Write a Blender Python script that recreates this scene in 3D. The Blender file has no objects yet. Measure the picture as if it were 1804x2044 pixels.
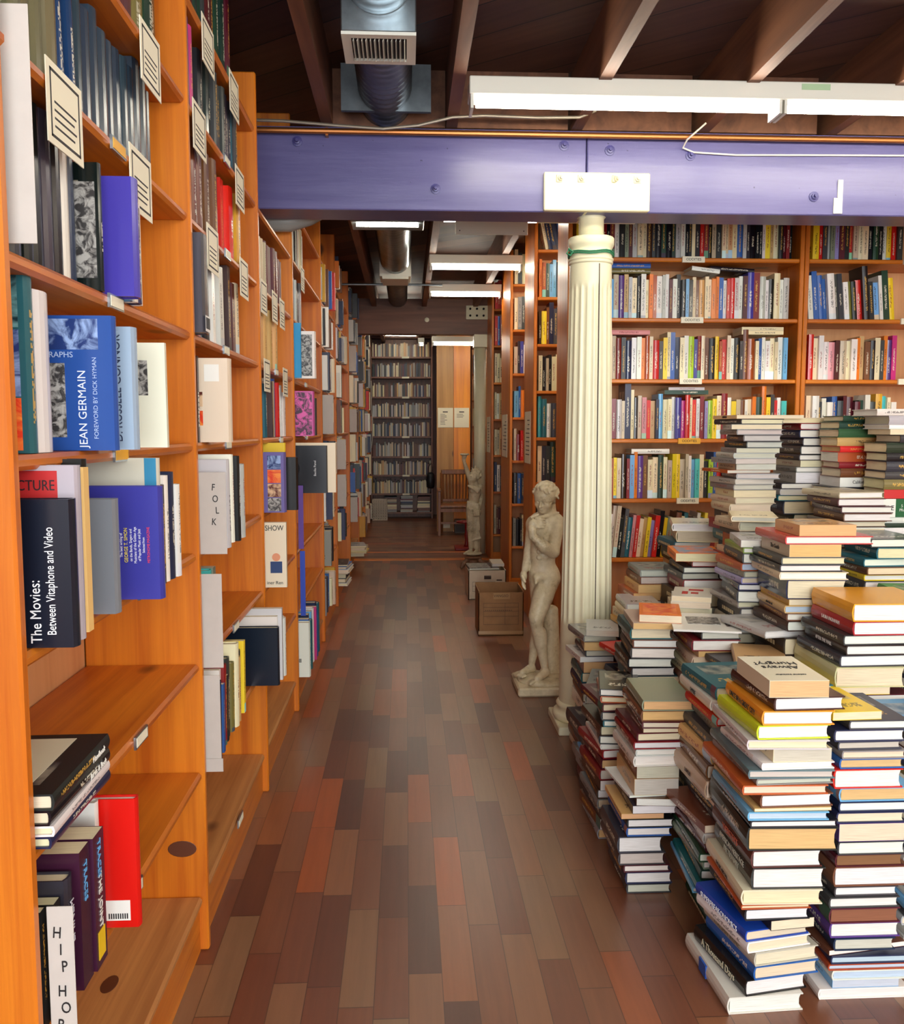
import bpy, math, random
import numpy as np
from mathutils import Vector, Matrix

# ------------------------------------------------------------------ camera, light, exposure
SC = bpy.context.scene
COL = SC.collection
cam_data = bpy.data.cameras.new('camera')
cam = bpy.data.objects.new('camera', cam_data); COL.objects.link(cam)
cam_data.sensor_fit = 'HORIZONTAL'; cam_data.sensor_width = 36.0
cam_data.lens = 36.0 * 1800.0 / 1804.0
cam_data.clip_start = 0.05
PITCH = math.atan(167 / 1800); YAW = math.radians(2.92)
cam.location = (0, 0, 1.25)
cam.rotation_euler = (math.pi / 2 - PITCH, 0, -YAW)
SC.camera = cam
SC.view_settings.view_transform = 'Standard'; SC.view_settings.look = 'None'
SC.view_settings.exposure = 0.92; SC.view_settings.gamma = 1.0
SC.view_settings.use_curve_mapping = False
SC.cycles.use_denoising = True
SC.cycles.max_bounces = 7
SC.cycles.sample_clamp_indirect = 5.0
SC.cycles.sample_clamp_direct = 30.0
world = bpy.data.worlds.new('world'); SC.world = world; world.use_nodes = True
world.node_tree.nodes['Background'].inputs[0].default_value = (0.97, 0.97, 0.97, 1)
world.node_tree.nodes['Background'].inputs[1].default_value = 0.8

def area(name, loc, rot, sx, sy, energy, col):
    l = bpy.data.lights.new(name, 'AREA'); l.shape = 'RECTANGLE'; l.size = sx; l.size_y = sy
    l.energy = energy; l.color = col
    o = bpy.data.objects.new(name, l); COL.objects.link(o); o.location = loc; o.rotation_euler = rot
    return o
# soft daylight fill added behind the camera, no window is seen there
area('daylight_fill', (0.9, -2.2, 1.7), (math.radians(90), 0, 0), 3.4, 2.2, 110, (0.90, 0.95, 1.0))
TUBE_STRENGTH = 23.0

R = random.Random(7)
# ------------------------------------------------------------------ colour names (sRGB 0-255)
PAL = {
 'white': (238, 236, 226), 'cream': (236, 222, 182), 'tan': (214, 172, 112), 'beige': (205, 186, 158), 'pale grey': (196, 194, 190), 'grey': (140, 140, 138),
 'charcoal': (58, 58, 62), 'black': (22, 22, 26), 'navy': (28, 38, 72), 'blue': (40, 92, 168), 'sky-blue': (110, 176, 222),
 'turquoise': (70, 190, 192), 'teal': (28, 100, 112), 'dark green': (28, 62, 46), 'green': (58, 132, 62), 'lime': (166, 200, 50),
 'sage': (132, 144, 122), 'olive': (120, 112, 56), 'yellow': (246, 212, 40), 'mustard': (214, 160, 40), 'orange': (236, 128, 28), 'rust': (176, 78, 36),
 'red': (208, 34, 28), 'dark red': (130, 26, 30), 'maroon': (84, 24, 34), 'pink': (222, 150, 150), 'magenta': (190, 40, 120),
 'purple': (86, 56, 132), 'indigo': (62, 62, 150), 'lavender': (150, 146, 200), 'brown': (112, 66, 40), 'dark brown': (58, 36, 28),
}
def lin(c):
    return tuple((v / 255 / 12.92) if v / 255 <= 0.04045 else (((v / 255 + 0.055) / 1.055) ** 2.4) for v in c[:3])
def rgb(*c):
    return lin(c) + (1.0,)
def palcol(name, jit=0.06):
    c = PAL[name]
    k = 1 + R.uniform(-jit, jit)
    return rgb(*[max(0, min(255, v * k + R.uniform(-5, 5))) for v in c])

# ------------------------------------------------------------------ node helpers
class NT:
    def __init__(s, name):
        s.m = bpy.data.materials.new(name); s.m.use_nodes = True
        s.t = s.m.node_tree; s.b = s.t.nodes['Principled BSDF']
    def n(s, typ, **kw):
        x = s.t.nodes.new(typ)
        for k, v in kw.items():
            if k.startswith('_'): setattr(x, k[1:], v)
        return x
    def link(s, a, b): s.t.links.new(a, b)
    def val(s, sock, v):
        if hasattr(v, 'links') or isinstance(v, bpy.types.NodeSocket): s.link(v, sock)
        else: sock.default_value = v
    def math(s, op, a, b=0.0, c=0.0):
        x = s.n('ShaderNodeMath'); x.operation = op
        s.val(x.inputs[0], a); s.val(x.inputs[1], b); s.val(x.inputs[2], c)
        return x.outputs[0]
    def coord(s, which='Object'): return s.n('ShaderNodeTexCoord').outputs[which]
    def sep(s, v):
        x = s.n('ShaderNodeSeparateXYZ'); s.link(v, x.inputs[0]); return x.outputs
    def comb(s, a, b, c=0.0):
        x = s.n('ShaderNodeCombineXYZ'); s.val(x.inputs[0], a); s.val(x.inputs[1], b); s.val(x.inputs[2], c); return x.outputs[0]
    def mapv(s, v, scale=(1, 1, 1), rot=(0, 0, 0), loc=(0, 0, 0)):
        x = s.n('ShaderNodeMapping'); s.link(v, x.inputs[0]); x.inputs['Scale'].default_value = scale
        x.inputs['Rotation'].default_value = rot; x.inputs['Location'].default_value = loc
        return x.outputs[0]
    def noise(s, v, scale=5.0, detail=3.0, rough=0.5, dist=0.0):
        x = s.n('ShaderNodeTexNoise'); s.link(v, x.inputs['Vector']); x.inputs['Scale'].default_value = scale
        x.inputs['Detail'].default_value = detail; x.inputs['Roughness'].default_value = rough; x.inputs['Distortion'].default_value = dist
        return x.outputs['Fac']
    def white(s, v):
        x = s.n('ShaderNodeTexWhiteNoise'); x.noise_dimensions = '3D'; s.link(v, x.inputs['Vector']); return x.outputs['Value'], x.outputs['Color']
    def ramp(s, f, stops, interp='LINEAR'):
        x = s.n('ShaderNodeValToRGB'); s.val(x.inputs[0], f); e = x.color_ramp; e.interpolation = interp
        while len(e.elements) < len(stops): e.elements.new(0.5)
        for el, (p, c) in zip(e.elements, stops):
            el.position = p; el.color = c if len(c) == 4 else tuple(c) + (1,)
        return x.outputs[0]
    def mix(s, f, a, b, mode='MIX'):
        x = s.n('ShaderNodeMix'); x.data_type = 'RGBA'; x.blend_type = mode
        s.val(x.inputs[0], f); s.val(x.inputs[6], a); s.val(x.inputs[7], b)
        return x.outputs[2]
    def bump(s, h, strength=0.2, dist=0.01):
        x = s.n('ShaderNodeBump'); x.inputs['Strength'].default_value = strength; x.inputs['Distance'].default_value = dist
        s.link(h, x.inputs['Height']); s.link(x.outputs[0], s.b.inputs['Normal'])
    def base(s, v): s.val(s.b.inputs['Base Color'], v); return s
    def rough(s, v): s.val(s.b.inputs['Roughness'], v); return s

def plain(name, c, r=0.5, metal=0.0, noise=0.0, nscale=8.0, emit=None):
    t = NT(name)
    if noise:
        f = t.noise(t.coord(), nscale, 4.0, 0.6)
        d = tuple(v * (1 - noise) for v in c[:3]) + (1,)
        t.base(t.ramp(f, [(0.3, d), (0.7, c)]))
    else: t.base(c)
    t.rough(r); t.b.inputs['Metallic'].default_value = metal
    if emit:
        t.b.inputs['Emission Color'].default_value = emit[0]; t.b.inputs['Emission Strength'].default_value = emit[1]
    return t.m

def wood(name, axis, light, dark, knots=True, rough=0.38, grain=38.0, seed=0.0):
    t = NT(name); co = t.coord()
    sc = [grain, grain, grain]; sc[axis] = 1.1
    v = t.mapv(co, tuple(sc), loc=(seed, seed, seed))
    warp = t.noise(co, 3.0, 2.0)
    g = t.noise(v, 1.0, 5.0, 0.65, 0.6)
    sc2 = [9.0, 9.0, 9.0]; sc2[axis] = 0.5
    g2 = t.noise(t.mapv(co, tuple(sc2), loc=(seed * 2, 3, 1)), 1.0, 2.0, 0.5, 1.5)
    f = t.math('ADD', t.math('MULTIPLY', g, 0.55), t.math('MULTIPLY', g2, 0.45))
    c = t.ramp(f, [(0.32, dark), (0.62, light)])
    if knots:
        sk = [3.4, 3.4, 3.4]; sk[axis] = 1.9
        vo = t.n('ShaderNodeTexVoronoi'); t.link(t.mapv(co, tuple(sk), loc=(seed, 0, seed)), vo.inputs['Vector']); vo.inputs['Scale'].default_value = 1.0
        k = t.ramp(vo.outputs['Distance'], [(0.05, (1, 1, 1)), (0.10, (0, 0, 0))])
        c = t.mix(t.math('MULTIPLY', k, 0.8), c, rgb(70, 34, 16))
    t.base(c); t.rough(rough); t.bump(g, 0.08, 0.004)
    return t.m

M = {}
PL, PD = rgb(218, 128, 30), rgb(176, 82, 14)
M['pine_z'] = wood('honey_pine_upright', 2, PL, PD)
M['pine_y'] = wood('honey_pine_shelf', 1, rgb(214, 126, 34), rgb(168, 78, 16))
M['pine_x'] = wood('honey_pine_long', 0, PL, PD)
M['pine_base'] = wood('worn_pine', 1, rgb(200, 140, 80), rgb(150, 90, 44), rough=0.5)
M['back'] = wood('plywood_back', 2, rgb(226, 172, 118), rgb(206, 148, 96), knots=False, rough=0.55, grain=14)
M['backlow'] = wood('plywood_back_aged', 0, rgb(176, 138, 108), rgb(140, 102, 76), knots=False, rough=0.6, grain=10)
M['dark_z'] = wood('dark_stained_wood', 2, rgb(140, 86, 58), rgb(92, 52, 36), knots=False, rough=0.4)
M['chair'] = wood('chair_oak', 2, rgb(142, 88, 48), rgb(84, 46, 22), knots=False, rough=0.35)
M['panel_a'] = wood('greyed_board', 2, rgb(190, 140, 72), rgb(150, 100, 44), rough=0.4, grain=20)
M['panel_b'] = wood('amber_board', 2, rgb(240, 150, 30), rgb(206, 112, 14), rough=0.35, grain=20, seed=3)
M['joist'] = wood('joist_wood', 1, rgb(130, 84, 56), rgb(86, 50, 32), knots=False, rough=0.6, grain=16)
M['brown_beam'] = wood('brown_beam', 0, rgb(128, 80, 58), rgb(92, 54, 38), knots=True, rough=0.5, grain=9)
M['copper'] = plain('copper_pipe', rgb(176, 112, 62), 0.35, 0.8)
M['white_metal'] = plain('white_enamel', rgb(226, 226, 214), 0.35)
M['column'] = plain('cream_paint', rgb(240, 235, 200), 0.35, 0, 0.10, 5)
M['bolt'] = plain('painted_bolt', rgb(214, 208, 176), 0.3)
M['purple_bolt'] = plain('purple_bolt', rgb(64, 60, 120), 0.4)
M['galv'] = plain('galvanised_steel', rgb(168, 180, 186), 0.28, 0.85, 0.35, 14)
M['duct'] = plain('ribbed_duct', rgb(130, 136, 140), 0.38, 0.8, 0.4, 9)
M['tube'] = plain('lit_tube', (1, 1, 1, 1), 0.3, emit=((1.0, 0.93, 0.78, 1), TUBE_STRENGTH))
M['twine'] = plain('green_twine', rgb(40, 120, 84), 0.7)
M['card'] = plain('grey_card', rgb(192, 185, 176), 0.7, 0, 0.06, 30)
M['paper'] = plain('cream_paper', rgb(246, 240, 214), 0.6)
M['ink'] = plain('black_ink', rgb(22, 20, 22), 0.6)
M['label_yellow'] = plain('yellow_label', rgb(240, 178, 50), 0.5)
M['kraft'] = plain('kraft_cardboard', rgb(158, 116, 72), 0.7, 0, 0.25, 14)
M['tape'] = plain('packing_tape', rgb(176, 142, 100), 0.15)
M['bankers'] = plain('white_cardboard', rgb(226, 214, 188), 0.65, 0, 0.08, 9)
M['red_iron'] = plain('red_enamel_iron', rgb(140, 22, 22), 0.3)
M['crate'] = plain('milk_crate_plastic', rgb(232, 214, 190), 0.4)
M['cable'] = plain('white_cable', rgb(220, 216, 204), 0.4)
M['armour'] = plain('armoured_cable', rgb(150, 140, 124), 0.35, 0.6)
M['flexduct'] = plain('translucent_duct', rgb(150, 150, 144), 0.3)
M['black_bag'] = plain('black_bag', rgb(30, 30, 34), 0.4)
M['wire'] = plain('black_spiral_wire', rgb(24, 22, 22), 0.35, 0.3)
M['seam'] = plain('dark_seam', rgb(70, 56, 50), 0.8)
M['knot'] = plain('dark_gap', rgb(10, 8, 8), 0.9)
for nm, c in PAL.items(): pass

def ink(c):
    k = 'ink_%d_%d_%d' % c
    if k not in M: M[k] = plain(k, rgb(*c), 0.5)
    return M[k]

# statue plaster
t = NT('aged_plaster'); co = t.coord('Object')
f = t.noise(co, 9, 6, 0.65); f2 = t.noise(co, 70, 4, 0.6)
c = t.ramp(t.math('ADD', t.math('MULTIPLY', f, 0.7), t.math('MULTIPLY', f2, 0.3)), [(0.32, rgb(150, 132, 104)), (0.45, rgb(206, 190, 154)), (0.66, rgb(230, 216, 182))])
t.base(c).rough(0.42); t.bump(f2, 0.12, 0.004); M['plaster'] = t.m

# book materials: object colour drives the jacket
def book_mat(name, spine):
    t = NT(name)
    oi = t.n('ShaderNodeObjectInfo'); colr = oi.outputs['Color']; rnd = oi.outputs['Random']
    g = t.sep(t.coord('Generated')); r2 = t.math('FRACT', t.math('MULTIPLY', rnd, 37.7)); r3 = t.math('FRACT', t.math('MULTIPLY', rnd, 113.3))
    bw = t.n('ShaderNodeRGBToBW'); t.link(colr, bw.inputs[0]); lum = bw.outputs[0]
    darkink = t.mix(t.math('GREATER_THAN', r2, 0.7), rgb(30, 26, 30), rgb(150, 30, 26))
    lightink = t.mix(t.math('GREATER_THAN', r3, 0.6), rgb(236, 230, 206), rgb(226, 176, 70))
    inkc = t.mix(t.math('GREATER_THAN', lum, 0.22), lightink, darkink)
    if spine:
        u = g[1]; v = g[2]
        cell = t.comb(t.math('FLOOR', t.math('MULTIPLY', u, 74.0)), t.math('FLOOR', t.math('MULTIPLY', v, 9.0)), t.math('MULTIPLY', rnd, 91.0))
        wn, _ = t.white(cell)
        letter = t.math('GREATER_THAN', wn, 0.42)
        start = t.math('ADD', 0.12, t.math('MULTIPLY', r2, 0.2)); end = t.math('ADD', 0.55, t.math('MULTIPLY', r3, 0.35))
        inr = t.math('MULTIPLY', t.math('GREATER_THAN', u, start), t.math('LESS_THAN', u, end))
        inv = t.math('MULTIPLY', t.math('GREATER_THAN', v, 0.34), t.math('LESS_THAN', v, 0.66))
        f = t.math('MULTIPLY', t.math('MULTIPLY', letter, inr), inv)
        hsv = t.n('ShaderNodeHueSaturation'); t.link(colr, hsv.inputs['Color']); t.val(hsv.inputs['Hue'], r3); hsv.inputs['Saturation'].default_value = 0.6
        t.val(hsv.inputs['Value'], t.math('ADD', 0.35, r2))
        band = t.math('MULTIPLY', t.math('LESS_THAN', u, t.math('MULTIPLY', r2, 0.22)), t.math('GREATER_THAN', r3, 0.82))
        c = t.mix(band, colr, hsv.outputs[0]); c = t.mix(t.math('MULTIPLY', f, 0.65), c, inkc)
    else:
        x = g[0]; y = g[1]
        blk = t.math('MULTIPLY', t.math('MULTIPLY', t.math('GREATER_THAN', x, 0.16), t.math('LESS_THAN', x, 0.84)), t.math('MULTIPLY', t.math('GREATER_THAN', y, 0.5), t.math('LESS_THAN', y, 0.86)))
        blk = t.math('MULTIPLY', blk, t.math('GREATER_THAN', r2, 0.45))
        pic = t.noise(t.coord('Generated'), 5.0, 4.0)
        picc = t.ramp(pic, [(0.4, rgb(60, 60, 66)), (0.6, rgb(190, 180, 160))])
        c = t.mix(t.math('MULTIPLY', blk, 0.55), colr, picc)
        cell = t.comb(t.math('FLOOR', t.math('MULTIPLY', x, 30.0)), t.math('FLOOR', t.math('MULTIPLY', y, 26.0)), t.math('MULTIPLY', rnd, 55.0))
        wn, _ = t.white(cell)
        tx = t.math('MULTIPLY', t.math('MULTIPLY', t.math('GREATER_THAN', x, 0.2), t.math('LESS_THAN', x, 0.8)), t.math('MULTIPLY', t.math('GREATER_THAN', y, 0.2), t.math('LESS_THAN', y, 0.34)))
        c = t.mix(t.math('MULTIPLY', t.math('MULTIPLY', t.math('GREATER_THAN', wn, 0.45), tx), 0.7), c, inkc)
    t.base(c)
    t.rough(t.math('ADD', 0.16, t.math('MULTIPLY', r3, 0.34)))
    t.m.diffuse_color = (.5, .5, .5, 1)
    return t.m
M['jacket'] = book_mat('book_jacket', False); M['spine'] = book_mat('book_spine', True)
# printed without lettering
t = NT('plain_jacket'); oi = t.n('ShaderNodeObjectInfo'); t.base(oi.outputs['Color']).rough(0.25); M['plainjacket'] = t.m
def page_mat(name, fixed=None):
    t = NT(name); g = t.sep(t.coord('Generated'))
    oi = t.n('ShaderNodeObjectInfo')
    v = t.comb(t.math('MULTIPLY', g[0], 2.0), t.math('MULTIPLY', g[1], 2.0), t.math('MULTIPLY', g[2], 46.0))
    ns = t.noise(v, 1.0, 2.0, 0.7)
    f = t.ramp(ns, [(0.3, (0.72, 0.70, 0.66)), (0.6, (1, 1, 1))])
    t.base(t.mix(1.0, fixed if fixed else oi.outputs['Color'], f, 'MULTIPLY')).rough(0.75)
    return t.m
M['pages'] = page_mat('page_edges'); M['pagesfix'] = page_mat('page_edges_cream', rgb(232, 220, 190))

# floor: narrow strip planks of mixed tropical wood
def floor_mat(name, swap):
    t = NT(name); s = t.sep(t.coord())
    a, b = (s[0], s[1]) if not swap else (s[1], s[0])
    px = t.math('MULTIPLY', a, 1 / 0.0762); row = t.math('FLOOR', px)
    rn, _ = t.white(t.comb(row, 3.3, 1.0))
    py = t.math('ADD', t.math('MULTIPLY', b, 1 / 0.40), t.math('MULTIPLY', rn, 7.0)); cell = t.math('FLOOR', py)
    w, wc = t.white(t.comb(row, cell, 5.0)); w2, _ = t.white(t.comb(row, cell, 9.0))
    c = t.ramp(w, [(0.0, rgb(88, 50, 38)), (0.25, rgb(112, 62, 42)), (0.5, rgb(132, 84, 56)), (0.72, rgb(130, 96, 68)), (0.9, rgb(148, 78, 42)), (1.0, rgb(164, 82, 36))])
    gv = t.comb(t.math('MULTIPLY', a, 60.0), t.math('ADD', t.math('MULTIPLY', b, 3.0), t.math('MULTIPLY', w2, 50.0)), 0.0)
    gr = t.noise(gv, 1.0, 5.0, 0.6, 0.4)
    c = t.mix(0.5, c, t.ramp(gr, [(0.25, (0.68, 0.66, 0.64)), (0.7, (1.1, 1.1, 1.1))]), 'MULTIPLY')
    fx = t.math('FRACT', px); fy = t.math('FRACT', py)
    gx = t.math('MAXIMUM', t.math('LESS_THAN', fx, 0.022), t.math('LESS_THAN', fy, 0.006))
    c = t.mix(t.math('MULTIPLY', gx, 0.75), c, rgb(46, 26, 20))
    wear = t.noise(t.coord(), 1.6, 3.0)
    t.base(c).rough(t.math('ADD', 0.285, t.math('MULTIPLY', wear, 0.08)))
    t.b.inputs['Specular IOR Level'].default_value = 0.8
    return t.m
M['floor'] = floor_mat('plank_floor', False); M['floor_far'] = floor_mat('plank_floor_crosswise', True)

# diagonal ceiling boards
t = NT('ceiling_boards'); s = t.sep(t.mapv(t.coord(), rot=(0, 0, math.radians(-52))))
p = t.math('MULTIPLY', s[0], 1 / 0.2); w, _ = t.white(t.comb(t.math('FLOOR', p), 1.0, 2.0))
gr = t.noise(t.comb(t.math('MULTIPLY', s[0], 26.0), t.math('MULTIPLY', s[1], 1.5), 0.0), 1.0, 4.0)
c = t.ramp(t.math('ADD', t.math('MULTIPLY', w, 0.5), t.math('MULTIPLY', gr, 0.5)), [(0.2, rgb(66, 38, 28)), (0.8, rgb(112, 72, 50))])
c = t.mix(t.math('LESS_THAN', t.math('FRACT', p), 0.03), c, rgb(18, 10, 8))
t.base(c).rough(0.6); M['ceiling'] = t.m

# purple painted timber
t = NT('purple_paint'); co = t.coord()
f = t.noise(t.mapv(co, (1.2, 8, 14)), 1.0, 5.0, 0.6); chip = t.noise(co, 38, 3, 0.5)
c = t.ramp(f, [(0.3, rgb(80, 76, 126)), (0.7, rgb(104, 100, 148))])
c = t.mix(t.ramp(chip, [(0.73, (0, 0, 0)), (0.76, (1, 1, 1))]), c, rgb(40, 34, 76))
t.base(c).rough(0.32); t.bump(f, 0.25, 0.006); M['purple'] = t.m
# black and white print for a journal cover
def print_mat(name, a, b, sc=9.0, mid=0.5):
    t = NT(name); f = t.noise(t.coord(), sc, 5.0, 0.6, 1.2)
    t.base(t.ramp(f, [(mid - 0.08, a), (mid + 0.08, b)])).rough(0.3); return t.m
M['bwprint'] = print_mat('grey_engraving', rgb(58, 56, 56), rgb(176, 174, 168), 60)
M['blueprint'] = print_mat('blue_photograph', rgb(30, 52, 110), rgb(150, 176, 220), 24)
M['tealprint'] = print_mat('teal_photograph', rgb(20, 52, 60), rgb(110, 160, 160), 14)
M['orangeprint'] = print_mat('orange_photograph', rgb(226, 60, 30), rgb(250, 150, 60), 18)
M['pinkprint'] = print_mat('pink_photograph', rgb(60, 20, 50), rgb(224, 90, 170), 34)
M['magprint'] = print_mat('colour_photograph', rgb(96, 40, 30), rgb(226, 190, 150), 30)
M['beachprint'] = print_mat('blue_orange_artwork', rgb(224, 110, 50), rgb(60, 150, 190), 12)

# ------------------------------------------------------------------ mesh helpers
def mesh_obj(name, verts, faces, mats, parent=None, fmat=None, smooth=False):
    me = bpy.data.meshes.new(name); me.from_pydata([tuple(v) for v in verts], [], faces); me.update()
    for m in (mats if isinstance(mats, (list, tuple)) else [mats]): me.materials.append(m)
    if fmat: me.polygons.foreach_set('material_index', fmat)
    if smooth: me.polygons.foreach_set('use_smooth', [True] * len(me.polygons))
    o = bpy.data.objects.new(name, me); COL.objects.link(o)
    if parent: o.parent = parent
    return o
class MB:
    def __init__(s): s.v = []; s.f = []; s.mi = []
    def box(s, x0, x1, y0, y1, z0, z1, mi=0, bev=0.0, rot=None, piv=None):
        b = len(s.v)
        if bev <= 0:
            pts = [(x, y, z) for z in (z0, z1) for y in (y0, y1) for x in (x0, x1)]
            fs = [(0, 2, 3, 1), (4, 5, 7, 6), (0, 1, 5, 4), (2, 6, 7, 3), (0, 4, 6, 2), (1, 3, 7, 5)]
        else:
            # chamfered box: three rings of vertices
            e = min(bev, (x1 - x0) * .45, (y1 - y0) * .45, (z1 - z0) * .45)
            def ring(d, z): return [(x0 + d, y0 + e, z), (x0 + e, y0 + d, z), (x1 - e, y0 + d, z), (x1 - d, y0 + e, z), (x1 - d, y1 - e, z), (x1 - e, y1 - d, z), (x0 + e, y1 - d, z), (x0 + d, y1 - e, z)]
            rs = [ring(e * .999, z0), ring(0, z0 + e), ring(0, z1 - e), ring(e * .999, z1)]
            pts = [p for r_ in rs for p in r_]
            fs = [tuple(range(7, -1, -1)), tuple(range(24, 32))]
            for k in range(3):
                for i in range(8):
                    j = (i + 1) % 8; fs.append((k * 8 + i, k * 8 + j, k * 8 + 8 + j, k * 8 + 8 + i))
        if rot is not None:
            pv = Vector(piv or ((x0 + x1) / 2, (y0 + y1) / 2, (z0 + z1) / 2))
            pts = [tuple(rot @ (Vector(p) - pv) + pv) for p in pts]
        s.v += pts; s.f += [tuple(i + b for i in f) for f in fs]; s.mi += [mi] * len(fs); return s
    def tube(s, pts, r, n=10, mi=0, caps=True):
        pts = [Vector(p) for p in pts]; b = len(s.v); rr = r if isinstance(r, (list, tuple)) else [r] * len(pts)
        up = None
        for i, p in enumerate(pts):
            d = (pts[min(i + 1, len(pts) - 1)] - pts[max(i - 1, 0)]).normalized()
            if up is None: up = Vector((0, 0, 1)) if abs(d.z) < 0.9 else Vector((1, 0, 0))
            a = d.cross(up).normalized(); c = a.cross(d); up = c
            for k in range(n):
                th = 2 * math.pi * k / n; s.v.append(tuple(p + (a * math.cos(th) + c * math.sin(th)) * rr[i]))
        for i in range(len(pts) - 1):
            for k in range(n):
                j = (k + 1) % n; s.f.append((b + i * n + k, b + i * n + j, b + (i + 1) * n + j, b + (i + 1) * n + k)); s.mi.append(mi)
        if caps:
            s.f.append(tuple(b + k for k in range(n - 1, -1, -1))); s.f.append(tuple(b + (len(pts) - 1) * n + k for k in range(n))); s.mi += [mi, mi]
        return s
    def lathe(s, prof, n=48, cx=0, cy=0, mi=0, radial=None):
        b = len(s.v)
        for (r, z) in prof:
            for k in range(n):
                th = 2 * math.pi * k / n; q = r * (radial(th, z) if radial else 1.0)
                s.v.append((cx + q * math.cos(th), cy + q * math.sin(th), z))
        for i in range(len(prof) - 1):
            for k in range(n):
                j = (k + 1) % n; s.f.append((b + i * n + k, b + i * n + j, b + (i + 1) * n + j, b + (i + 1) * n + k)); s.mi.append(mi)
        s.f.append(tuple(b + k for k in range(n - 1, -1, -1))); s.f.append(tuple(b + (len(prof) - 1) * n + k for k in range(n))); s.mi += [mi, mi]
        return s
    def obj(s, name, mats, parent=None, smooth=False):
        return mesh_obj(name, s.v, s.f, mats, parent, s.mi, smooth)
def tag(o, label=None, cat=None, group=None, kind=None):
    if label: o['label'] = label
    if cat: o['category'] = cat
    if group: o['group'] = group
    if kind: o['kind'] = kind
    return o
def empty(name, loc=(0, 0, 0)):
    o = bpy.data.objects.new(name, None); COL.objects.link(o); o.location = loc; return o
def struct(o): o['kind'] = 'structure'; return o
def thing(name, label, cat, group=None): return tag(empty(name), label, cat, group)
def text(name, s, loc, xdir, normal, size, mat, parent=None, sx=1.0, ext=0.0004, align='CENTER'):
    cu = bpy.data.curves.new(name, 'FONT'); cu.body = s; cu.size = size; cu.align_x = align; cu.align_y = 'CENTER'; cu.extrude = ext
    cu.resolution_u = 3; cu.materials.append(mat)
    tmp = bpy.data.objects.new('tmp', cu)
    me = bpy.data.meshes.new_from_object(tmp); me.name = name; bpy.data.objects.remove(tmp); bpy.data.curves.remove(cu)
    o = bpy.data.objects.new(name, me); COL.objects.link(o)
    x = Vector(xdir).normalized(); n = Vector(normal).normalized(); y = n.cross(x)
    mtx = Matrix((x, y, n)).transposed().to_4x4(); mtx.translation = Vector(loc)
    o.matrix_local = mtx @ Matrix.Diagonal((sx, 1, 1, 1))
    if parent: o.parent = parent
    return o

# ------------------------------------------------------------------ the setting
struct(MB().box(-0.80, 4.2, -2.6, 8.55, -0.06, 0).obj('floor', M['floor']))
struct(MB().box(-0.80, 4.2, 8.55, 13.2, -0.06, 0).obj('floor_crosswise', M['floor_far']))
struct(MB().box(-0.75, 0.9, 8.50, 8.60, 0, 0.006).obj('trim_1', M['pine_x']))
struct(MB().box(-0.75, 0.9, 9.05, 9.09, 0, 0.004).obj('trim_2', M['pine_x']))
struct(MB().box(-0.90, -0.80, -2.6, 13.2, 0, 2.64).obj('wall_left', M['dark_z']))
struct(MB().box(-0.80, 4.2, 13.1, 13.2, 0, 2.64).obj('wall_back', M['dark_z']))
struct(MB().box(4.2, 4.3, -2.6, 13.2, 0, 2.64).obj('wall_right', M['back']))
struct(MB().box(-0.90, 4.3, -2.6, 13.2, 2.64, 2.70).obj('ceiling', M['ceiling']))
for k, x in enumerate((-0.82, -0.30, 0.185, 0.68, 1.19, 1.71, 2.22, 2.73, 3.24)):
    o = MB().box(x - 0.022, x + 0.022, -1.0, 13.0, 2.425, 2.64).obj('ceiling_joist', M['joist'])
    tag(o, ['dark wooden joist running over the left bookcases', 'wooden ceiling joist between the left bookcases and the silver duct', 'wooden ceiling joist beside the silver duct on its fixture side',
            'pale-lit joist crossing above the middle of the near lamp tubes', 'second joist crossing above the near lamp, past its middle', 'third joist crossing above the near lamp',
            'fourth joist above the lamp, over the book piles', 'fifth joist above the lamp, over the book piles', 'last joist out over the far book piles'][k], 'joist', kind='structure')
for k, x in enumerate((-0.30, 0.185, 0.68, 1.19, 1.71)):
    tag(MB().box(x + 0.022, x + (0.49 if k < 4 else 0.5) - 0.03, 3.66, 3.70, 2.425, 2.64).obj('blocking', M['joist']), kind='structure')

# purple beam
bm = empty('painted_beam'); tag(bm, 'purple painted timber beam with bolts across the aisle', 'beam')
g = MB().box(-0.66, 0.708, 3.60, 3.78, 2.093, 2.385, bev=0.004).obj('beam_timber', M['purple'], bm)
g = MB().box(0.712, 3.6, 3.60, 3.78, 2.093, 2.385, bev=0.004).obj('beam_timber', M['purple'], bm)
MB().box(-0.66, 3.6, 3.66, 3.78, 2.387, 2.42).obj('top_plate', M['purple'], bm)
for x, z in ((0.12, 2.175), (0.62, 2.345), (0.80, 2.33), (1.12, 2.315), (1.62, 2.165), (-0.41, 2.345)):
    b = MB(); b.lathe([(0.020, 0), (0.020, 0.004), (0.012, 0.005), (0.012, 0.012), (0.006, 0.013), (0.006, 0.024)], 10)
    o = b.obj('bolt', M['purple_bolt'], bm); o.rotation_euler = (math.radians(90), 0, 0); o.location = (x, 3.60, z)
MB().box(1.70, 1.735, 3.594, 3.6, 2.10, 2.16).box(1.715, 1.735, 3.594, 3.6, 2.16, 2.23).obj('paint_scrap', M['white_metal'], bm)
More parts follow.
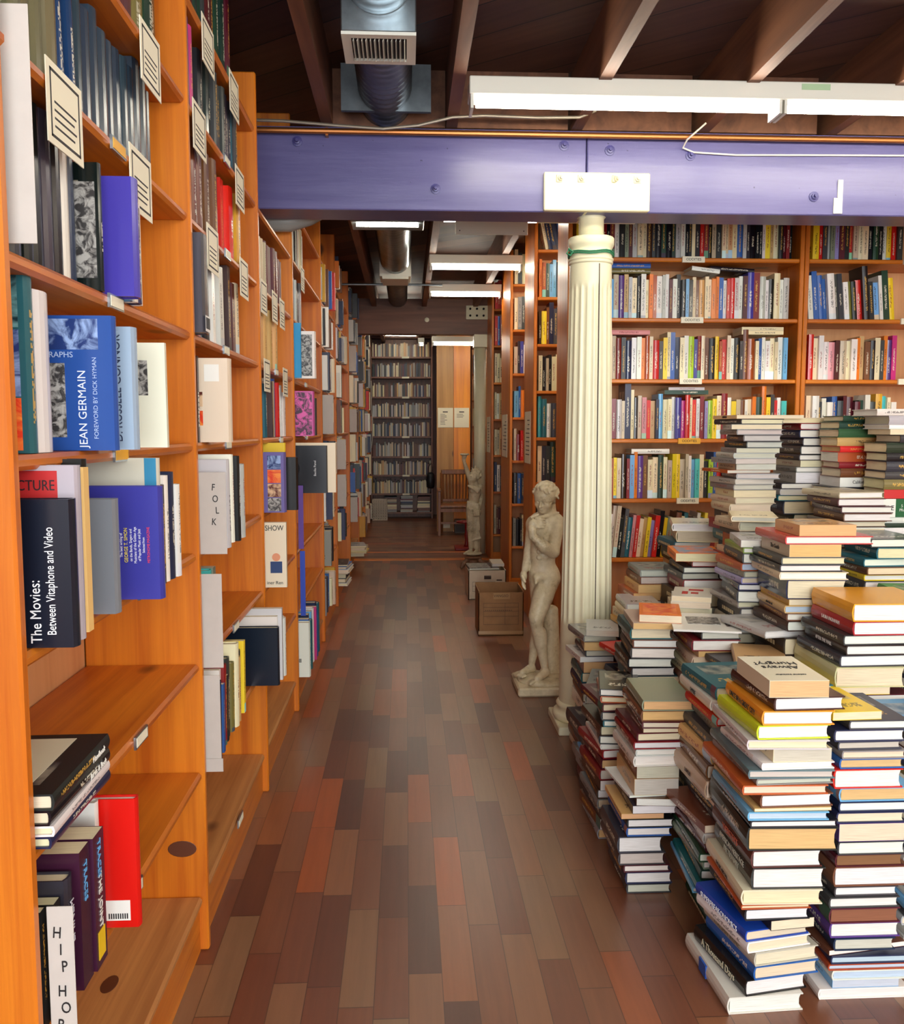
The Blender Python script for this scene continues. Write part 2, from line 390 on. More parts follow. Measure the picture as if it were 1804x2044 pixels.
# pipe and cables
tag(MB().tube([(-0.62, 3.565, 2.375), (3.5, 3.565, 2.375)], 0.011).obj('copper_pipe', M['copper']), 'copper pipe running along the face of the purple beam', 'pipe')
tag(MB().box(-0.3, -0.29, 3.57, 3.60, 2.36, 2.39).obj('pipe_clip', M['copper']), 'small clip holding the copper pipe to the purple beam', 'clip')
pts = [(-0.60, 3.5, 2.39), (-0.45, 3.5, 2.388), (-0.25, 3.5, 2.375), (-0.08, 3.5, 2.366), (0.05, 3.5, 2.38), (0.18, 3.5, 2.412), (0.3, 3.5, 2.420), (0.5, 3.5, 2.416), (0.66, 3.5, 2.42), (0.72, 3.48, 2.44)]
tag(MB().tube(pts, 0.006, 8).obj('armoured_cable', M['armour']), 'armoured flexible cable sagging above the purple beam', 'cable')
pts = [(1.14, 3.48, 2.40), (1.09, 3.55, 2.36), (1.085, 3.585, 2.34), (1.13, 3.59, 2.325), (1.3, 3.592, 2.318), (1.6, 3.592, 2.322), (2.4, 3.592, 2.33)]
tag(MB().tube(pts, 0.0035, 8).obj('white_cable', M['cable']), 'thin white cable stapled along the purple beam below the lamp', 'cable')

# column with bracket
cx, cy = 0.750, 3.69
co_ = thing('fluted_column', 'white fluted column standing in the aisle under the purple beam', 'column')
MB().box(0.617, 0.895, 3.55, 3.83, 0, 0.035, bev=0.004).obj('plinth', M['column'], co_)
b = MB().lathe([(0.128, 0.035), (0.134, 0.045), (0.136, 0.055), (0.132, 0.066), (0.120, 0.074), (0.114, 0.078), (0.114, 0.084), (0.120, 0.090), (0.121, 0.097), (0.116, 0.105), (0.111, 0.109)], 56, cx, cy); b.obj('column_base', M['column'], co_, True)
nfl = 20
def flute(th, z):
    if z < 0.44 or z > 1.83: return 1.0
    a = (th * nfl / (2 * math.pi)) % 1.0
    e = min(1.0, (z - 0.44) / 0.03, (1.83 - z) / 0.03)
    d = max(0.0, math.cos((a - 0.5) * math.pi * 1.18)) if abs(a - 0.5) < 0.42 else 0.0
    return 1.0 - 0.05 * d * max(e, 0)
prof = []
for z in [0.109, 0.12, 0.2, 0.3, 0.40, 0.439, 0.445, 0.455, 0.47, 0.5] + [0.5 + i * 0.1 for i in range(1, 13)] + [1.75, 1.80, 1.815, 1.825, 1.835, 1.86, 1.905]:
    tt = (z - 0.109) / 1.8; prof.append((0.109 - 0.025 * tt ** 1.2, z))
MB().lathe(prof, nfl * 12, cx, cy, radial=flute).obj('shaft', M['column'], co_, False)
pr = [(0.084, 1.905), (0.088, 1.908), (0.089, 1.914), (0.085, 1.918), (0.090, 1.921), (0.091, 1.927), (0.086, 1.930), (0.086, 1.955), (0.083, 1.962), (0.084, 1.968), (0.090, 1.978), (0.092, 1.985), (0.092, 2.008), (0.088, 2.012), (0.04, 2.012)]
MB().lathe(pr, 56, cx, cy).obj('capital', M['column'], co_, True)
MB().lathe([(0.050, 2.012), (0.050, 2.085), (0.058, 2.094), (0.03, 2.096)], 32, cx, cy).obj('steel_pipe', M['column'], co_, True)
MB().box(cx + 0.0045 - 0.08, cx + 0.008 - 0.08, cy - 0.1185, cy - 0.1, 0.06, 0.1).obj('seam', M['seam'], co_)
MB().tube([(cx + 0.018, cy - 0.1015, 0.12), (cx + 0.018, cy - 0.0955, 0.7), (cx + 0.018, cy - 0.0935, 1.0), (cx + 0.018, cy - 0.0875, 1.5), (cx + 0.018, cy - 0.0825, 1.9)], 0.0022, 6).obj('seam', M['seam'], co_)
br = MB().box(0.540, 0.956, 3.575, 3.80, 2.094, 2.240, bev=0.004).obj('beam_bracket', M['column'], co_)
for x in (0.60, 0.685, 0.815, 0.905):
    b = MB().box(-0.014, 0.014, -0.014, 0.014, 0, 0.004, bev=0.001); b.lathe([(0.011, 0.004), (0.011, 0.011), (0.006, 0.012), (0.006, 0.02)], 6)
    o = b.obj('bolt', M['bolt'], br); o.rotation_euler = (math.radians(90), 0, R.uniform(0, 1)); o.location = (x, 3.575, 2.215)
tw = thing('green_twine', 'green twine knotted around the top of the fluted column', 'twine')
for r_, z in ((0.0905, 1.943), (0.0915, 1.950)):
    MB().tube([(cx + r_ * math.cos(a / 24 * 2 * math.pi), cy + r_ * math.sin(a / 24 * 2 * math.pi), z + 0.004 * math.sin(a)) for a in range(25)], 0.0032, 6).obj('loop', M['twine'], tw)
kp = Vector((cx - 0.088, cy - 0.045, 1.945))
MB().tube([kp, kp + Vector((-.012, -.01, .012)), kp + Vector((-.02, -.012, -.004)), kp + Vector((-.006, -.014, -.012)), kp + Vector((.004, -.012, .004)), kp + Vector((-.014, -.012, .016))], 0.0035, 6).obj('knot', M['twine'], tw)

# second beam, post
b2 = empty('brown_beam'); tag(b2, 'brown timber beam far down the aisle with a white plate', 'beam')
MB().box(-0.80, 0.86, 8.90, 9.06, 2.165, 2.50).obj('beam_timber', M['brown_beam'], b2)
pb = MB().box(0.59, 0.80, 8.875, 8.90, 2.305, 2.436).obj('steel_plate', M['bolt'], b2)
for x in (0.63, 0.695, 0.76):
    for z in (2.34, 2.405):
        o = MB().lathe([(0.011, 0), (0.011, 0.01), (0.005, 0.011)], 8).obj('bolt', M['knot'], pb); o.rotation_euler = (math.radians(90), 0, 0); o.location = (x, 8.875, z)
o = MB().lathe([(0.022, 0), (0.022, 0.006), (0.008, 0.008)], 14).obj('washer', M['bolt'], b2); o.rotation_euler = (math.radians(90), 0, 0); o.location = (0.21, 8.90, 2.30)
po = thing('square_post', 'plain white post under the brown beam behind the torch statue', 'post')
MB().tube([(0.735, 8.98, 0.0), (0.735, 8.98, 2.04)], 0.060, 20).obj('post_pipe', M['column'], po, True)
MB().box(0.67, 0.80, 8.90, 9.06, 2.04, 2.165, bev=0.004).obj('post_cap', M['column'], po)

# ------------------------------------------------------------------ ducts
dk = thing('ventilation_duct', 'round silver duct with a vent box hanging along the near ceiling', 'duct')
DX = -0.072
def ribbed(name, y0, y1, r, z, mat, parent, pitch=0.05, amp=0.002):
    n = int((y1 - y0) / (pitch / 4)); pts = [(DX, y0 + (y1 - y0) * i / n, z) for i in range(n + 1)]
    rr = [r + amp * (1 if (i % 4) == 0 else 0) for i in range(n + 1)]
    return MB().tube(pts, rr, 32).obj(name, mat, parent, True)
ribbed('duct_pipe', -1.2, 2.69, 0.098, 2.52, M['galv'], dk)
bx = MB().box(DX - 0.107, DX + 0.107, 2.69, 2.90, 2.375, 2.635, bev=0.003).obj('duct_box', M['galv'], dk)
b = MB()
for a, c_, d, e in ((DX - 0.107, DX + 0.107, 2.69, 2.715), (DX - 0.107, DX + 0.107, 2.875, 2.90), (DX - 0.107, DX - 0.08, 2.715, 2.875), (DX + 0.08, DX + 0.107, 2.715, 2.875)): b.box(a, c_, d, e, 2.366, 2.375)
b.obj('vent_frame', M['white_metal'], dk)
b = MB()
for i in range(13):
    x = DX - 0.074 + i * 0.0123; b.box(x, x + 0.0012, 2.72, 2.87, 2.360, 2.374, rot=Matrix.Rotation(0.35 * (1 if i % 2 else .6), 3, 'Y'))
b.obj('vent_grille', M['white_metal'], dk)
MB().box(DX - 0.08, DX + 0.08, 2.715, 2.875, 2.3735, 2.376).obj('vent_recess', M['ink'], dk)
ribbed('duct_pipe', 2.90, 4.75, 0.098, 2.52, M['duct'], dk, 0.045, 0.003)
MB().box(-0.235, 0.10, 3.50, 3.52, 2.43, 2.60).obj('collar_plate', M['galv'], dk)
d2 = thing('ventilation_duct', 'ribbed silver duct with a white register beyond the purple beam', 'duct')
MB().box(-0.20, 0.035, 5.0, 5.25, 2.39, 2.62, bev=0.003).obj('duct_box', M['galv'], d2)
MB().box(-0.19, 0.0, 4.985, 5.0, 2.385, 2.43).obj('vent_frame', M['white_metal'], d2)
ribbed('duct_pipe', 5.25, 6.85, 0.108, 2.50, M['galv'], d2, 0.07, 0.006)
MB().box(-0.19, 0.045, 6.85, 7.15, 2.375, 2.62, bev=0.003).obj('duct_box', M['white_metal'], d2)
MB().box(-0.17, 0.025, 6.84, 7.15, 2.355, 2.375).obj('vent_frame', M['white_metal'], d2)
ribbed('duct_pipe', 7.15, 8.9, 0.09, 2.51, M['duct'], d2, 0.05, 0.003)
fx = thing('flexible_duct', 'grey sagging flexible duct under the purple beam by the bookcases', 'duct')
MB().tube([(-0.74, 3.862, 2.11), (-0.60, 3.862, 2.105), (-0.48, 3.862, 2.105), (-0.40, 3.862, 2.125), (-0.32, 3.862, 2.16), (-0.26, 3.862, 2.20)], [0.042, 0.046, 0.044, 0.038, 0.030, 0.024], 14).obj('duct_sleeve', M['flexduct'], fx, True)
tag(MB().tube([(-0.62, 7.4, 2.40), (0.30, 7.4, 2.40)], 0.009).obj('steel_conduit', M['galv']), 'thin steel conduit crossing below the far silver duct', 'pipe')

# ------------------------------------------------------------------ lamps
def strip_lamp(name, label, x0, x1, y, z, ntube, both=False, power=1.0, deep=0.11):
    L = thing(name, label, 'lamp')
    MB().box(x0, x1, y - 0.055, y + 0.055, z, z + 0.060, bev=0.003).obj('lamp_body', M['white_metal'], L)
    seg = (x1 - x0) / ntube
    for k in range(ntube):
        a, c_ = x0 + k * seg, x0 + (k + 1) * seg
        for yy in ((y - 0.03,) if not both else (y - 0.03, y + 0.03)):
            MB().tube([(a + 0.022, yy, z - 0.024), (c_ - 0.022, yy, z - 0.024)], 0.0135, 14).obj('lamp_tube', M['tube'], L, True)
        for xx in (a + 0.004, c_ - 0.014):
            MB().box(xx, xx + 0.010, y - 0.05, y + 0.05, z - 0.044, z).obj('tube_holder', M['white_metal'], L)
    return L
L1 = strip_lamp('tube_lamp', 'long white twin tube lamp across the near ceiling before the purple beam', 0.22, 3.46, 3.2, 2.372, 3)
# ceiling hangers of the near lamp
for x in (0.68, 1.19, 1.71): MB().box(x - 0.012, x + 0.012, 3.19, 3.21, 2.43, 2.4255).obj('hanger', M['white_metal'], L1)
MB().box(1.36, 1.46, 3.1435, 3.145, 2.405, 2.425).obj('sticker', ink((170, 200, 160)), L1)
strip_lamp('tube_lamp', 'lit tube lamp beyond the blank white shield, nearest the tall end shelf', 0.165, 0.80, 6.30, 2.365, 1)
strip_lamp('tube_lamp', 'lit tube lamp just in front of the brown beam over the second end shelf', 0.195, 0.79, 7.55, 2.365, 1)
L4 = strip_lamp('tube_lamp', 'lit tube lamp past the brown beam in front of the amber boards', 0.29, 1.35, 10.0, 2.19, 1)
strip_lamp('tube_lamp', 'small lit lamp in front of the far bookcase top', 0.16, 0.24, 11.6, 2.33, 1)
strip_lamp('tube_lamp', 'added unseen tube lamp over the shop front end of the aisle', 0.13, 3.3, -0.3, 2.372, 3)  # extra lamp out of view, added to light the foreground
strip_lamp('tube_lamp', 'added unseen tube lamp high over the entrance side', 0.13, 3.3, 1.0, 2.372, 3)  # another added lamp out of view, for more light on the foreground
strip_lamp('tube_lamp', 'added unseen tube lamp between the oddities bookcase and the next range', 0.95, 3.2, 5.2, 2.36, 2)  # unseen lamp added to brighten the space behind the oddities bookcase
strip_lamp('tube_lamp', 'added unseen tube lamp between the two middle ranges', 0.95, 2.2, 6.5, 2.36, 1)  # added out of sight so the second range gets more light
strip_lamp('tube_lamp', 'added unseen tube lamp past the third range', 0.95, 2.2, 9.6, 2.36, 1)  # extra unseen lamp, brightens the dim far zone
strip_lamp('tube_lamp', 'added unseen tube lamp between joists past the brown beam', -0.27, 0.155, 9.7, 2.47, 1)  # added behind the beam to lift the dark far end
strip_lamp('tube_lamp', 'added unseen tube lamp between joists before the far bookcase', -0.27, 0.155, 10.8, 2.47, 1)  # second lamp added out of sight, lights the far bookcase
strip_lamp('tube_lamp', 'rearmost added unseen tube lamp between the joists', -0.27, 0.155, 11.8, 2.47, 1)  # third added lamp, unseen, for still more light at the back
for x in (0.45, 1.2): MB().box(x - .004, x + .004, 9.996, 10.004, 2.25, 2.64).obj('hanger_rod', M['galv'], L4)
# shielded lamp
S = thing('shielded_lamp', 'lamp under the purple beam with a blank white shield and glowing ends', 'lamp')
MB().box(0.20, 0.72, 4.83, 4.93, 2.36, 2.425).obj('lamp_body', M['white_metal'], S)
MB().tube([(0.205, 4.86, 2.345), (0.715, 4.86, 2.345)], 0.0135, 14).obj('lamp_tube', M['tube'], S, True)
sh = MB().box(0.262, 0.642, 4.80, 4.806, 2.255, 2.37, bev=0.006).obj('shield', M['white_metal'], S)
for x in (0.285, 0.62): MB().tube([(x, 4.797, 2.275), (x, 4.80, 2.275)], 0.003, 8).obj('screw', M['ink'], sh)
S2 = thing('ceiling_lamp', 'silver lamp box with a glowing lower edge beneath the purple beam', 'lamp')
MB().box(-0.28, 0.10, 4.78, 4.98, 2.31, 2.412, bev=0.004).obj('lamp_body', M['galv'], S2)
MB().tube([(-0.25, 4.80, 2.30), (0.07, 4.80, 2.30)], 0.011, 12).obj('lamp_tube', M['tube'], S2, True)

# ------------------------------------------------------------------ books
BK = []
ORD = ['', 'first', 'second', 'third', 'fourth', 'fifth', 'sixth', 'seventh', 'eighth', 'ninth', 'tenth', 'eleventh', 'twelfth', 'thirteenth', 'fourteenth', 'fifteenth', 'sixteenth', 'seventeenth',
       'eighteenth', 'nineteenth', 'twentieth', 'twenty-first', 'twenty-second', 'twenty-third', 'twenty-fourth', 'twenty-fifth', 'twenty-sixth', 'twenty-seventh', 'twenty-eighth', 'twenty-ninth', 'thirtieth', 'thirty-first', 'thirty-second', 'thirty-third', 'thirty-fourth', 'thirty-fifth', 'thirty-sixth']
PAGES = {'w': (240, 238, 230), 'c': (232, 218, 184), 't': (222, 180, 122), 'g': (206, 200, 186), 'b': (196, 208, 226), 'k': (140, 92, 56)}
def book_mesh(W, H, T, hard, both, plainj=False):
    tb = min(0.0026 if hard else 0.0007, T * 0.2)
    bul = min(0.005, T * 0.14) if hard else 0.0
    nseg = 4 if bul else 1
    out = [(W, 0)]; inn = [(W, tb)]
    for i in range(nseg + 1):
        a = i / nseg
        ox = -bul * math.sin(math.pi * a); out.append((ox if bul else 0, T * a)); inn.append((tb + ox * .8, tb + (T - 2 * tb) * a))
    out.append((W, T)); inn.append((W, T - tb))
    n = len(out); v = []
    for y in (0, H):
        v += [(x, y, z) for x, z in out] + [(x, y, z) for x, z in inn]
    f = []; mi = []
    o2 = 2 * n
    for i in range(n - 1):
        sp = 1 if 1 <= i <= nseg else 0
        f.append((i, o2 + i, o2 + i + 1, i + 1)); mi.append(sp)
        f.append((n + i, n + i + 1, o2 + n + i + 1, o2 + n + i)); mi.append(0)
        f.append((i, i + 1, n + i + 1, n + i)); mi.append(0)
        f.append((o2 + i, o2 + n + i, o2 + n + i + 1, o2 + i + 1)); mi.append(0)
    f.append((0, n, o2 + n, o2)); mi.append(0)
    f.append((n - 1, o2 + n - 1, o2 + 2 * n - 1, 2 * n - 1)); mi.append(0)
    # page block
    ins = 0.0035 if hard else 0.0004
    e = 0.0002; cc = min(0.004, T * .1)
    px = [(tb + e - bul * 0.0, tb + e), (W - ins, tb + e), (W - ins - cc, T * .33), (W - ins - cc, T * .67), (W - ins, T - tb - e), (tb + e, T - tb - e)]
    if not hard: px = [(tb + e, tb + e), (W - ins, tb + e), (W - ins, T - tb - e), (tb + e, T - tb - e)]
    pv = [(x, y, z) for y in (ins, H - ins) for x, z in px]; m = len(px)
    pf = [tuple(range(m)), tuple(range(2 * m - 1, m - 1, -1))] + [(i, i + m, (i + 1) % m + m, (i + 1) % m) for i in range(m)]
    return v, f, mi, pv, pf
def make_book(kind, colour, W, H, T, page='c', split=False, art=None, plainj=False, exact=None):
    hard = kind == 'hardcover'
    v, f, mi, pv, pf = book_mesh(W, H, T, hard, True)
    name = {'hardcover': 'hardcover_book', 'paperback': 'paperback_book', 'magazine': 'magazine'}[kind]
    mats = [M['plainjacket'] if plainj else M['jacket'], M['plainjacket'] if plainj else M['spine']]
    pc = rgb(*[c + R.uniform(-6, 6) for c in PAGES[page]])
    if split:
        o = mesh_obj(name, v, f, mats, None, mi)
        p = mesh_obj('page_block', pv, pf, [M['pages']], o); p.color = pc
    else:
        b = len(v)
        o = mesh_obj(name, v + pv, f + [tuple(i + b for i in q) for q in pf], mats + [M['pagesfix']], None, mi + [2] * len(pf))
    o.color = exact if exact else palcol(colour)
    BK.append(o)
    o['category'] = 'magazine' if kind == 'magazine' else 'book'
    o['_c'] = colour; o['_k'] = kind
    return o
SPINE = {'-Y': Matrix(((0, 0, 1), (1, 0, 0), (0, 1, 0))), '+X': Matrix(((-1, 0, 0), (0, 0, 1), (0, 1, 0)))}
def finish_row(row, where, start, group=None):
    """labels of a row: ordinals counted among the same colour"""
    cnt = {}
    for o in row: cnt[(o['_c'], o['_k'])] = cnt.get((o['_c'], o['_k']), 0) + 1
    seen = {}
    for o in row:
        key = (o['_c'], o['_k']); seen[key] = seen.get(key, 0) + 1
        w = {'hardcover': 'hardback', 'paperback': 'paperback', 'magazine': 'magazine'}[o['_k']]
        if cnt[key] == 1: o['label'] = ('only %s %s %s' % (o['_c'], w, where)).replace(' ,', ',')
        else: o['label'] = '%s %s %s from %s %s' % (ORD[seen[key]], o['_c'], w, start, where); o['label'] = o['label'].replace(' ,', ',')
        if group: o['group'] = group
        del o['_c']; del o['_k']
NORMPAL = ['white'] * 7 + ['cream'] * 8 + ['black'] * 5 + ['red'] * 3 + ['dark red'] * 2 + ['yellow'] * 3 + ['orange'] * 2 + ['blue'] * 2 + ['navy'] * 3 + ['sky-blue', 'turquoise', 'teal', 'dark green', 'green', 'lime', 'purple', 'pink', 'magenta', 'brown', 'tan', 'tan', 'beige', 'pale grey', 'grey', 'charcoal', 'maroon']
def standing(axis, a0, a1, zs, front, hr, pal=NORMPAL, wr=(0.12, 0.15), tr=(0.012, 0.03), cols=None, lean=0.0, prot=0.01, kinds=('paperback', 'paperback', 'hardcover'), gap=0.0006, tall=0.1, lastlean=0.0, maxh=0.26):
    """a row of upright books, spines out, running along x (axis -Y) or y (axis +X)"""
    row = []; a = a0; i = 0
    while True:
        kd = R.choice(kinds); T = R.uniform(*tr) * (1.25 if kd == 'hardcover' else 1.0); H = R.uniform(*hr)
        if R.random() < tall: H = min(maxh, H * R.uniform(1.08, 1.2))
        W = min(R.uniform(*wr), 0.24)
        cl = cols[i % len(cols)] if cols else R.choice(pal)
        if isinstance(cl, tuple): cl, T, H = cl
        if a + T > a1: break
        ln = lean if not callable(lean) else lean(i)
        o = make_book(kd, cl, W, H, T)
        m = SPINE[axis].to_4x4()
        yoff = R.uniform(0, prot)
        if axis == '-Y':
            m = Matrix.Rotation(-ln, 4, 'Y') @ m if ln else m
            m.translation = Vector((a, front + yoff, zs + (abs(math.sin(ln)) * T if ln < 0 else 0)))
        else:
            m = Matrix.Rotation(ln, 4, 'X') @ m if ln else m
            m.translation = Vector((front - yoff, a, zs + (abs(math.sin(ln)) * T if ln < 0 else 0)))
        o.matrix_world = m
        row.append(o); a += T / max(0.7, math.cos(ln)) + gap; i += 1
    return row

# one object for the books that are too many or too small to count
SB = dict(v=[], f=[], c=[])
def stuff_geo(v, f, m, cols):
    b = len(SB['v']); SB['v'] += [tuple(m @ Vector(p)) for p in v]; SB['f'] += [tuple(i + b for i in q) for q in f]; SB['c'] += cols
def stuff_book(kd, colour, W, H, T, page, m):
    v, f, mi, pv, pf = book_mesh(W, H, T, kd == HCK, True); cc = palcol(colour); pc = rgb(*PAGES[page])
    stuff_geo(v, f, m, [cc] * len(f)); stuff_geo(pv, pf, m, [pc] * len(pf))
    k = luma(cc); ic = rgb(40, 34, 36) if k > .22 else rgb(214, 200, 160)
    a = H * R.uniform(.12, .25); e = H * R.uniform(.5, .85); y = a; bul = -0.0062 if kd == HCK else -0.0003
    while y < e and T > .012:
        w_ = R.uniform(.006, .018); stuff_geo([(bul, y, T * .36), (bul, y + w_, T * .36), (bul, y + w_, T * .62), (bul, y, T * .62)], [(0, 1, 2, 3)], m, [ic]); y += w_ + .004
HCK = 'hardcover'
def luma(c): return .2 * c[0] + .7 * c[1] + .1 * c[2]
def stuff_lay(kd, colour, W, H, T, loc, ang, page, spine):
    a = ang + (math.pi / 2 if spine == '-Y' else 0)
    m = Matrix.Rotation(a, 4, 'Z'); x, y, z = loc
    if spine == '-Y': x += H
    m.translation = Vector((x, y, z)); stuff_book(kd, colour, W, H, T, page, m)
def stuff_row(axis, a0, a1, zs, front, hr, cols, tr, prot=.02, wr=(.12, .16), maxn=99):
    a = a0; i = 0
    while i < maxn:
        T = R.uniform(*tr); H = R.uniform(*hr)
        if a + T > a1: break
        m = SPINE[axis].to_4x4(); yo = R.uniform(0, prot)
        m.translation = Vector((a, front + yo, zs)) if axis == '-Y' else Vector((front - yo, a, zs))
        stuff_book(R.choice(('hardcover', 'paperback')), cols[i % len(cols)] if cols else R.choice(NORMPAL), R.uniform(*wr), H, T, 'c', m)
        a += T + .001; i += 1
# ------------------------------------------------------------------ frontal bookcases (right side)
def frontal_case(label, x0, x1, y0, depth, shelves, top, side=(True, True), mat_side='pine_z', backm='back', thick=0.022, labels=None):
    t_ = thing('bookcase', label, 'bookcase')
    if side[0]: MB().box(x0 - thick, x0, y0, y0 + depth, 0, top, bev=0.003).obj('side_panel', M[mat_side], t_)
    if side[1]: MB().box(x1, x1 + thick, y0, y0 + depth, 0, top, bev=0.003).obj('side_panel', M[mat_side], t_)
    MB().box(x0, x1, y0 + min(depth, 0.28) - 0.008, y0 + min(depth, 0.28), 0, top).obj('back_panel', M[backm], t_)
    for z in shelves:
        MB().box(x0, x1, y0 + 0.004, y0 + min(depth, 0.28) - 0.008, z - 0.020, z, bev=0.004).obj('shelf', M['pine_x'], t_)
    MB().box(x0, x1, y0 + 0.002, y0 + 0.02, 0, 0.08).obj('kickboard', M['pine_x'], t_)
    return t_
ZS = [0.31, 0.605, 0.902, 1.198, 1.490, 1.785, 2.074]
big = frontal_case('honey pine bookcase of oddities behind the fluted column', 0.806, 1.925, 4.40, 0.30, ZS, 2.42)
big2 = frontal_case('honey pine bookcase beside the oddities one, behind the tall piles', 1.972, 3.09, 4.40, 0.30, ZS, 2.42)
for i, z in enumerate(ZS[2:]):
    xl = 1.395 - 0.0 * i
    l = MB().box(xl - 0.055, xl + 0.055, 4.392, 4.404, z - 0.024, z + 0.004).obj('shelf_label', M['label_yellow'] if abs(z - 1.198) < .01 else M['paper'], big); l['label'] = 'ODDITIES label'
    text('label_lettering', 'ODDITIES', (xl, 4.3915, z - 0.010), (1, 0, 0), (0, -1, 0), 0.017, M['ink'], l)
    l = MB().box(2.44, 2.55, 4.392, 4.404, z - 0.024, z + 0.004).obj('shelf_label', M['paper'], big2)

def rowname(i): return ['top', 'second', 'third', 'fourth', 'fifth', 'sixth', 'seventh', 'eighth'][i]
rows_cols = {
 2.074: ['yellow', 'tan', 'cream', 'black', 'maroon', 'dark red', 'black', 'dark red', 'white', 'charcoal', 'sage', 'maroon', 'pale grey', 'cream', 'cream', 'dark brown', 'charcoal', 'black', 'dark green', 'black', 'dark green', 'pale grey', 'white', 'black', 'black', 'cream', 'charcoal', 'red', 'dark red', 'black', 'beige', 'charcoal', 'cream', 'cream', 'tan', 'cream', 'blue', 'pale grey', 'charcoal', 'black', 'black', 'black', 'white'],
 1.785: ['sky-blue', 'beige', 'purple', 'tan', 'pale grey', 'cream', 'black', 'white', 'cream', 'orange', 'rust', 'white', 'pale grey', 'white', 'maroon', 'white', 'black', 'charcoal', 'sky-blue', 'black', 'cream', 'brown', 'tan', 'cream', 'cream', 'orange', 'orange', 'blue', 'white', 'red', 'red', 'pale grey', 'white', 'maroon', ('indigo', .031, .225), ('dark red', .031, .225), 'pale grey', 'white', 'black', 'cream', 'white', 'pale grey', 'pink'],
 1.490: ['cream', 'beige', 'dark red', 'charcoal', 'navy', 'white', 'white', 'orange', 'rust', 'cream', 'red', 'dark brown', 'yellow', 'cream', 'blue', 'navy', 'cream', 'white', 'lime', 'indigo', 'dark red', 'cream', 'brown', 'black', 'yellow', 'rust', 'red', 'cream', 'white', 'black', 'charcoal', 'brown', ('rust', .034, .2), 'cream', 'blue', 'white', 'white', 'cream', 'cream', 'white', 'sky-blue', ('sky-blue', .03, .2), 'cream'],
 1.198: ['charcoal', 'dark red', 'pale grey', 'beige', ('navy', .03, .27), 'cream', 'charcoal', 'beige', 'pink', 'red', 'tan', 'navy', 'sky-blue', 'cream', 'cream', 'white', 'indigo', 'magenta', 'red', 'cream', 'red', 'white', 'dark red', 'lavender', 'lime', 'yellow', 'cream', 'dark red', 'white', 'yellow', 'beige', 'brown', 'white', 'cream', 'orange', 'dark green', ('orange', .022, .26), 'yellow', 'charcoal', 'red', 'white', 'turquoise', 'sky-blue', 'cream'],
 0.902: ['dark green', 'rust', 'yellow', 'cream', 'dark brown', 'dark red', ('sky-blue', .022, .215), 'orange', 'purple', 'brown', 'cream', 'cream', ('dark green', .026, .215), 'cream', 'beige', ('yellow', .02, .22), ('yellow', .02, .22), 'beige', 'beige', 'white', 'sky-blue', 'turquoise', 'cream', 'black', 'lime', 'blue', 'red', 'black', 'red', 'navy', 'charcoal', 'black', 'blue', 'cream'],
 0.605: ['white', ('beige', .02, .26), ('beige', .02, .26), 'black', 'charcoal', 'teal', 'pink', 'red', 'cream', 'tan', 'yellow', 'lavender', 'red', 'black', 'yellow', 'sage', 'red', 'brown', 'cream', 'teal', 'dark brown', 'maroon', 'white', 'teal', 'yellow', 'black', 'dark red', 'cream'],
}
for i, z in enumerate(sorted(rows_cols, reverse=True)):
    ln = (lambda k: -0.0) if z != 2.074 else (lambda k: -0.10 if 27 < k < 36 else 0.0)
    if z == 0.605: ln = -0.10
    if z == 2.074: ln = 0.0
    row = standing('-Y', 0.99 if z != 2.074 else 0.83, {0.902: 1.62, 0.605: 1.56}.get(z, 1.90), z + .001, 4.425, (0.185, 0.215) if z > 1 else (0.18, 0.235), cols=rows_cols[z], tr=(0.0145, 0.024), prot=0.02, lean=ln, tall=0.0 if z == 2.074 else 0.1, maxh=0.25)
    finish_row(row, 'on the %s shelf of the oddities bookcase' % rowname(i), 'the column end')
RIGHT2 = [(2.074, ['yellow', 'red', 'charcoal', 'pale grey', 'sage', 'lavender', 'maroon', 'black', 'red', 'beige', 'cream', 'cream', 'black', 'dark green', 'black', 'white']),
          (1.785, ['white', 'blue', 'blue', 'blue', 'white', 'charcoal', 'charcoal', 'white', 'olive', 'black', 'red', 'black', 'black', 'sky-blue', 'white', ('dark green', .032, .24), 'yellow', 'yellow', 'cream']),
          (1.490, ['red', 'cream', 'white', 'white', 'pink', 'maroon', 'beige', 'cream', ('white', .03, .2), 'orange', 'tan', 'brown', 'black', 'cream', 'charcoal', 'orange', 'purple', 'magenta', 'blue', 'white', 'brown', 'yellow']),
          (1.198, ['cream', 'white', 'charcoal', 'white', 'white', 'blue', 'charcoal', 'maroon', 'maroon', 'maroon', 'dark green', 'white', 'charcoal', 'mustard', 'turquoise'])]
for i, (z, cols) in enumerate(RIGHT2):
    row = standing('-Y', 2.0, 2.46, z + .001, 4.425, (0.18, 0.225), cols=cols, tr=(0.016, 0.028), prot=0.03, lean=0.09 if z == 1.785 else 0.0)
    finish_row(row, 'on the %s shelf beyond the oddities bookcase' % rowname(i), 'the upright')
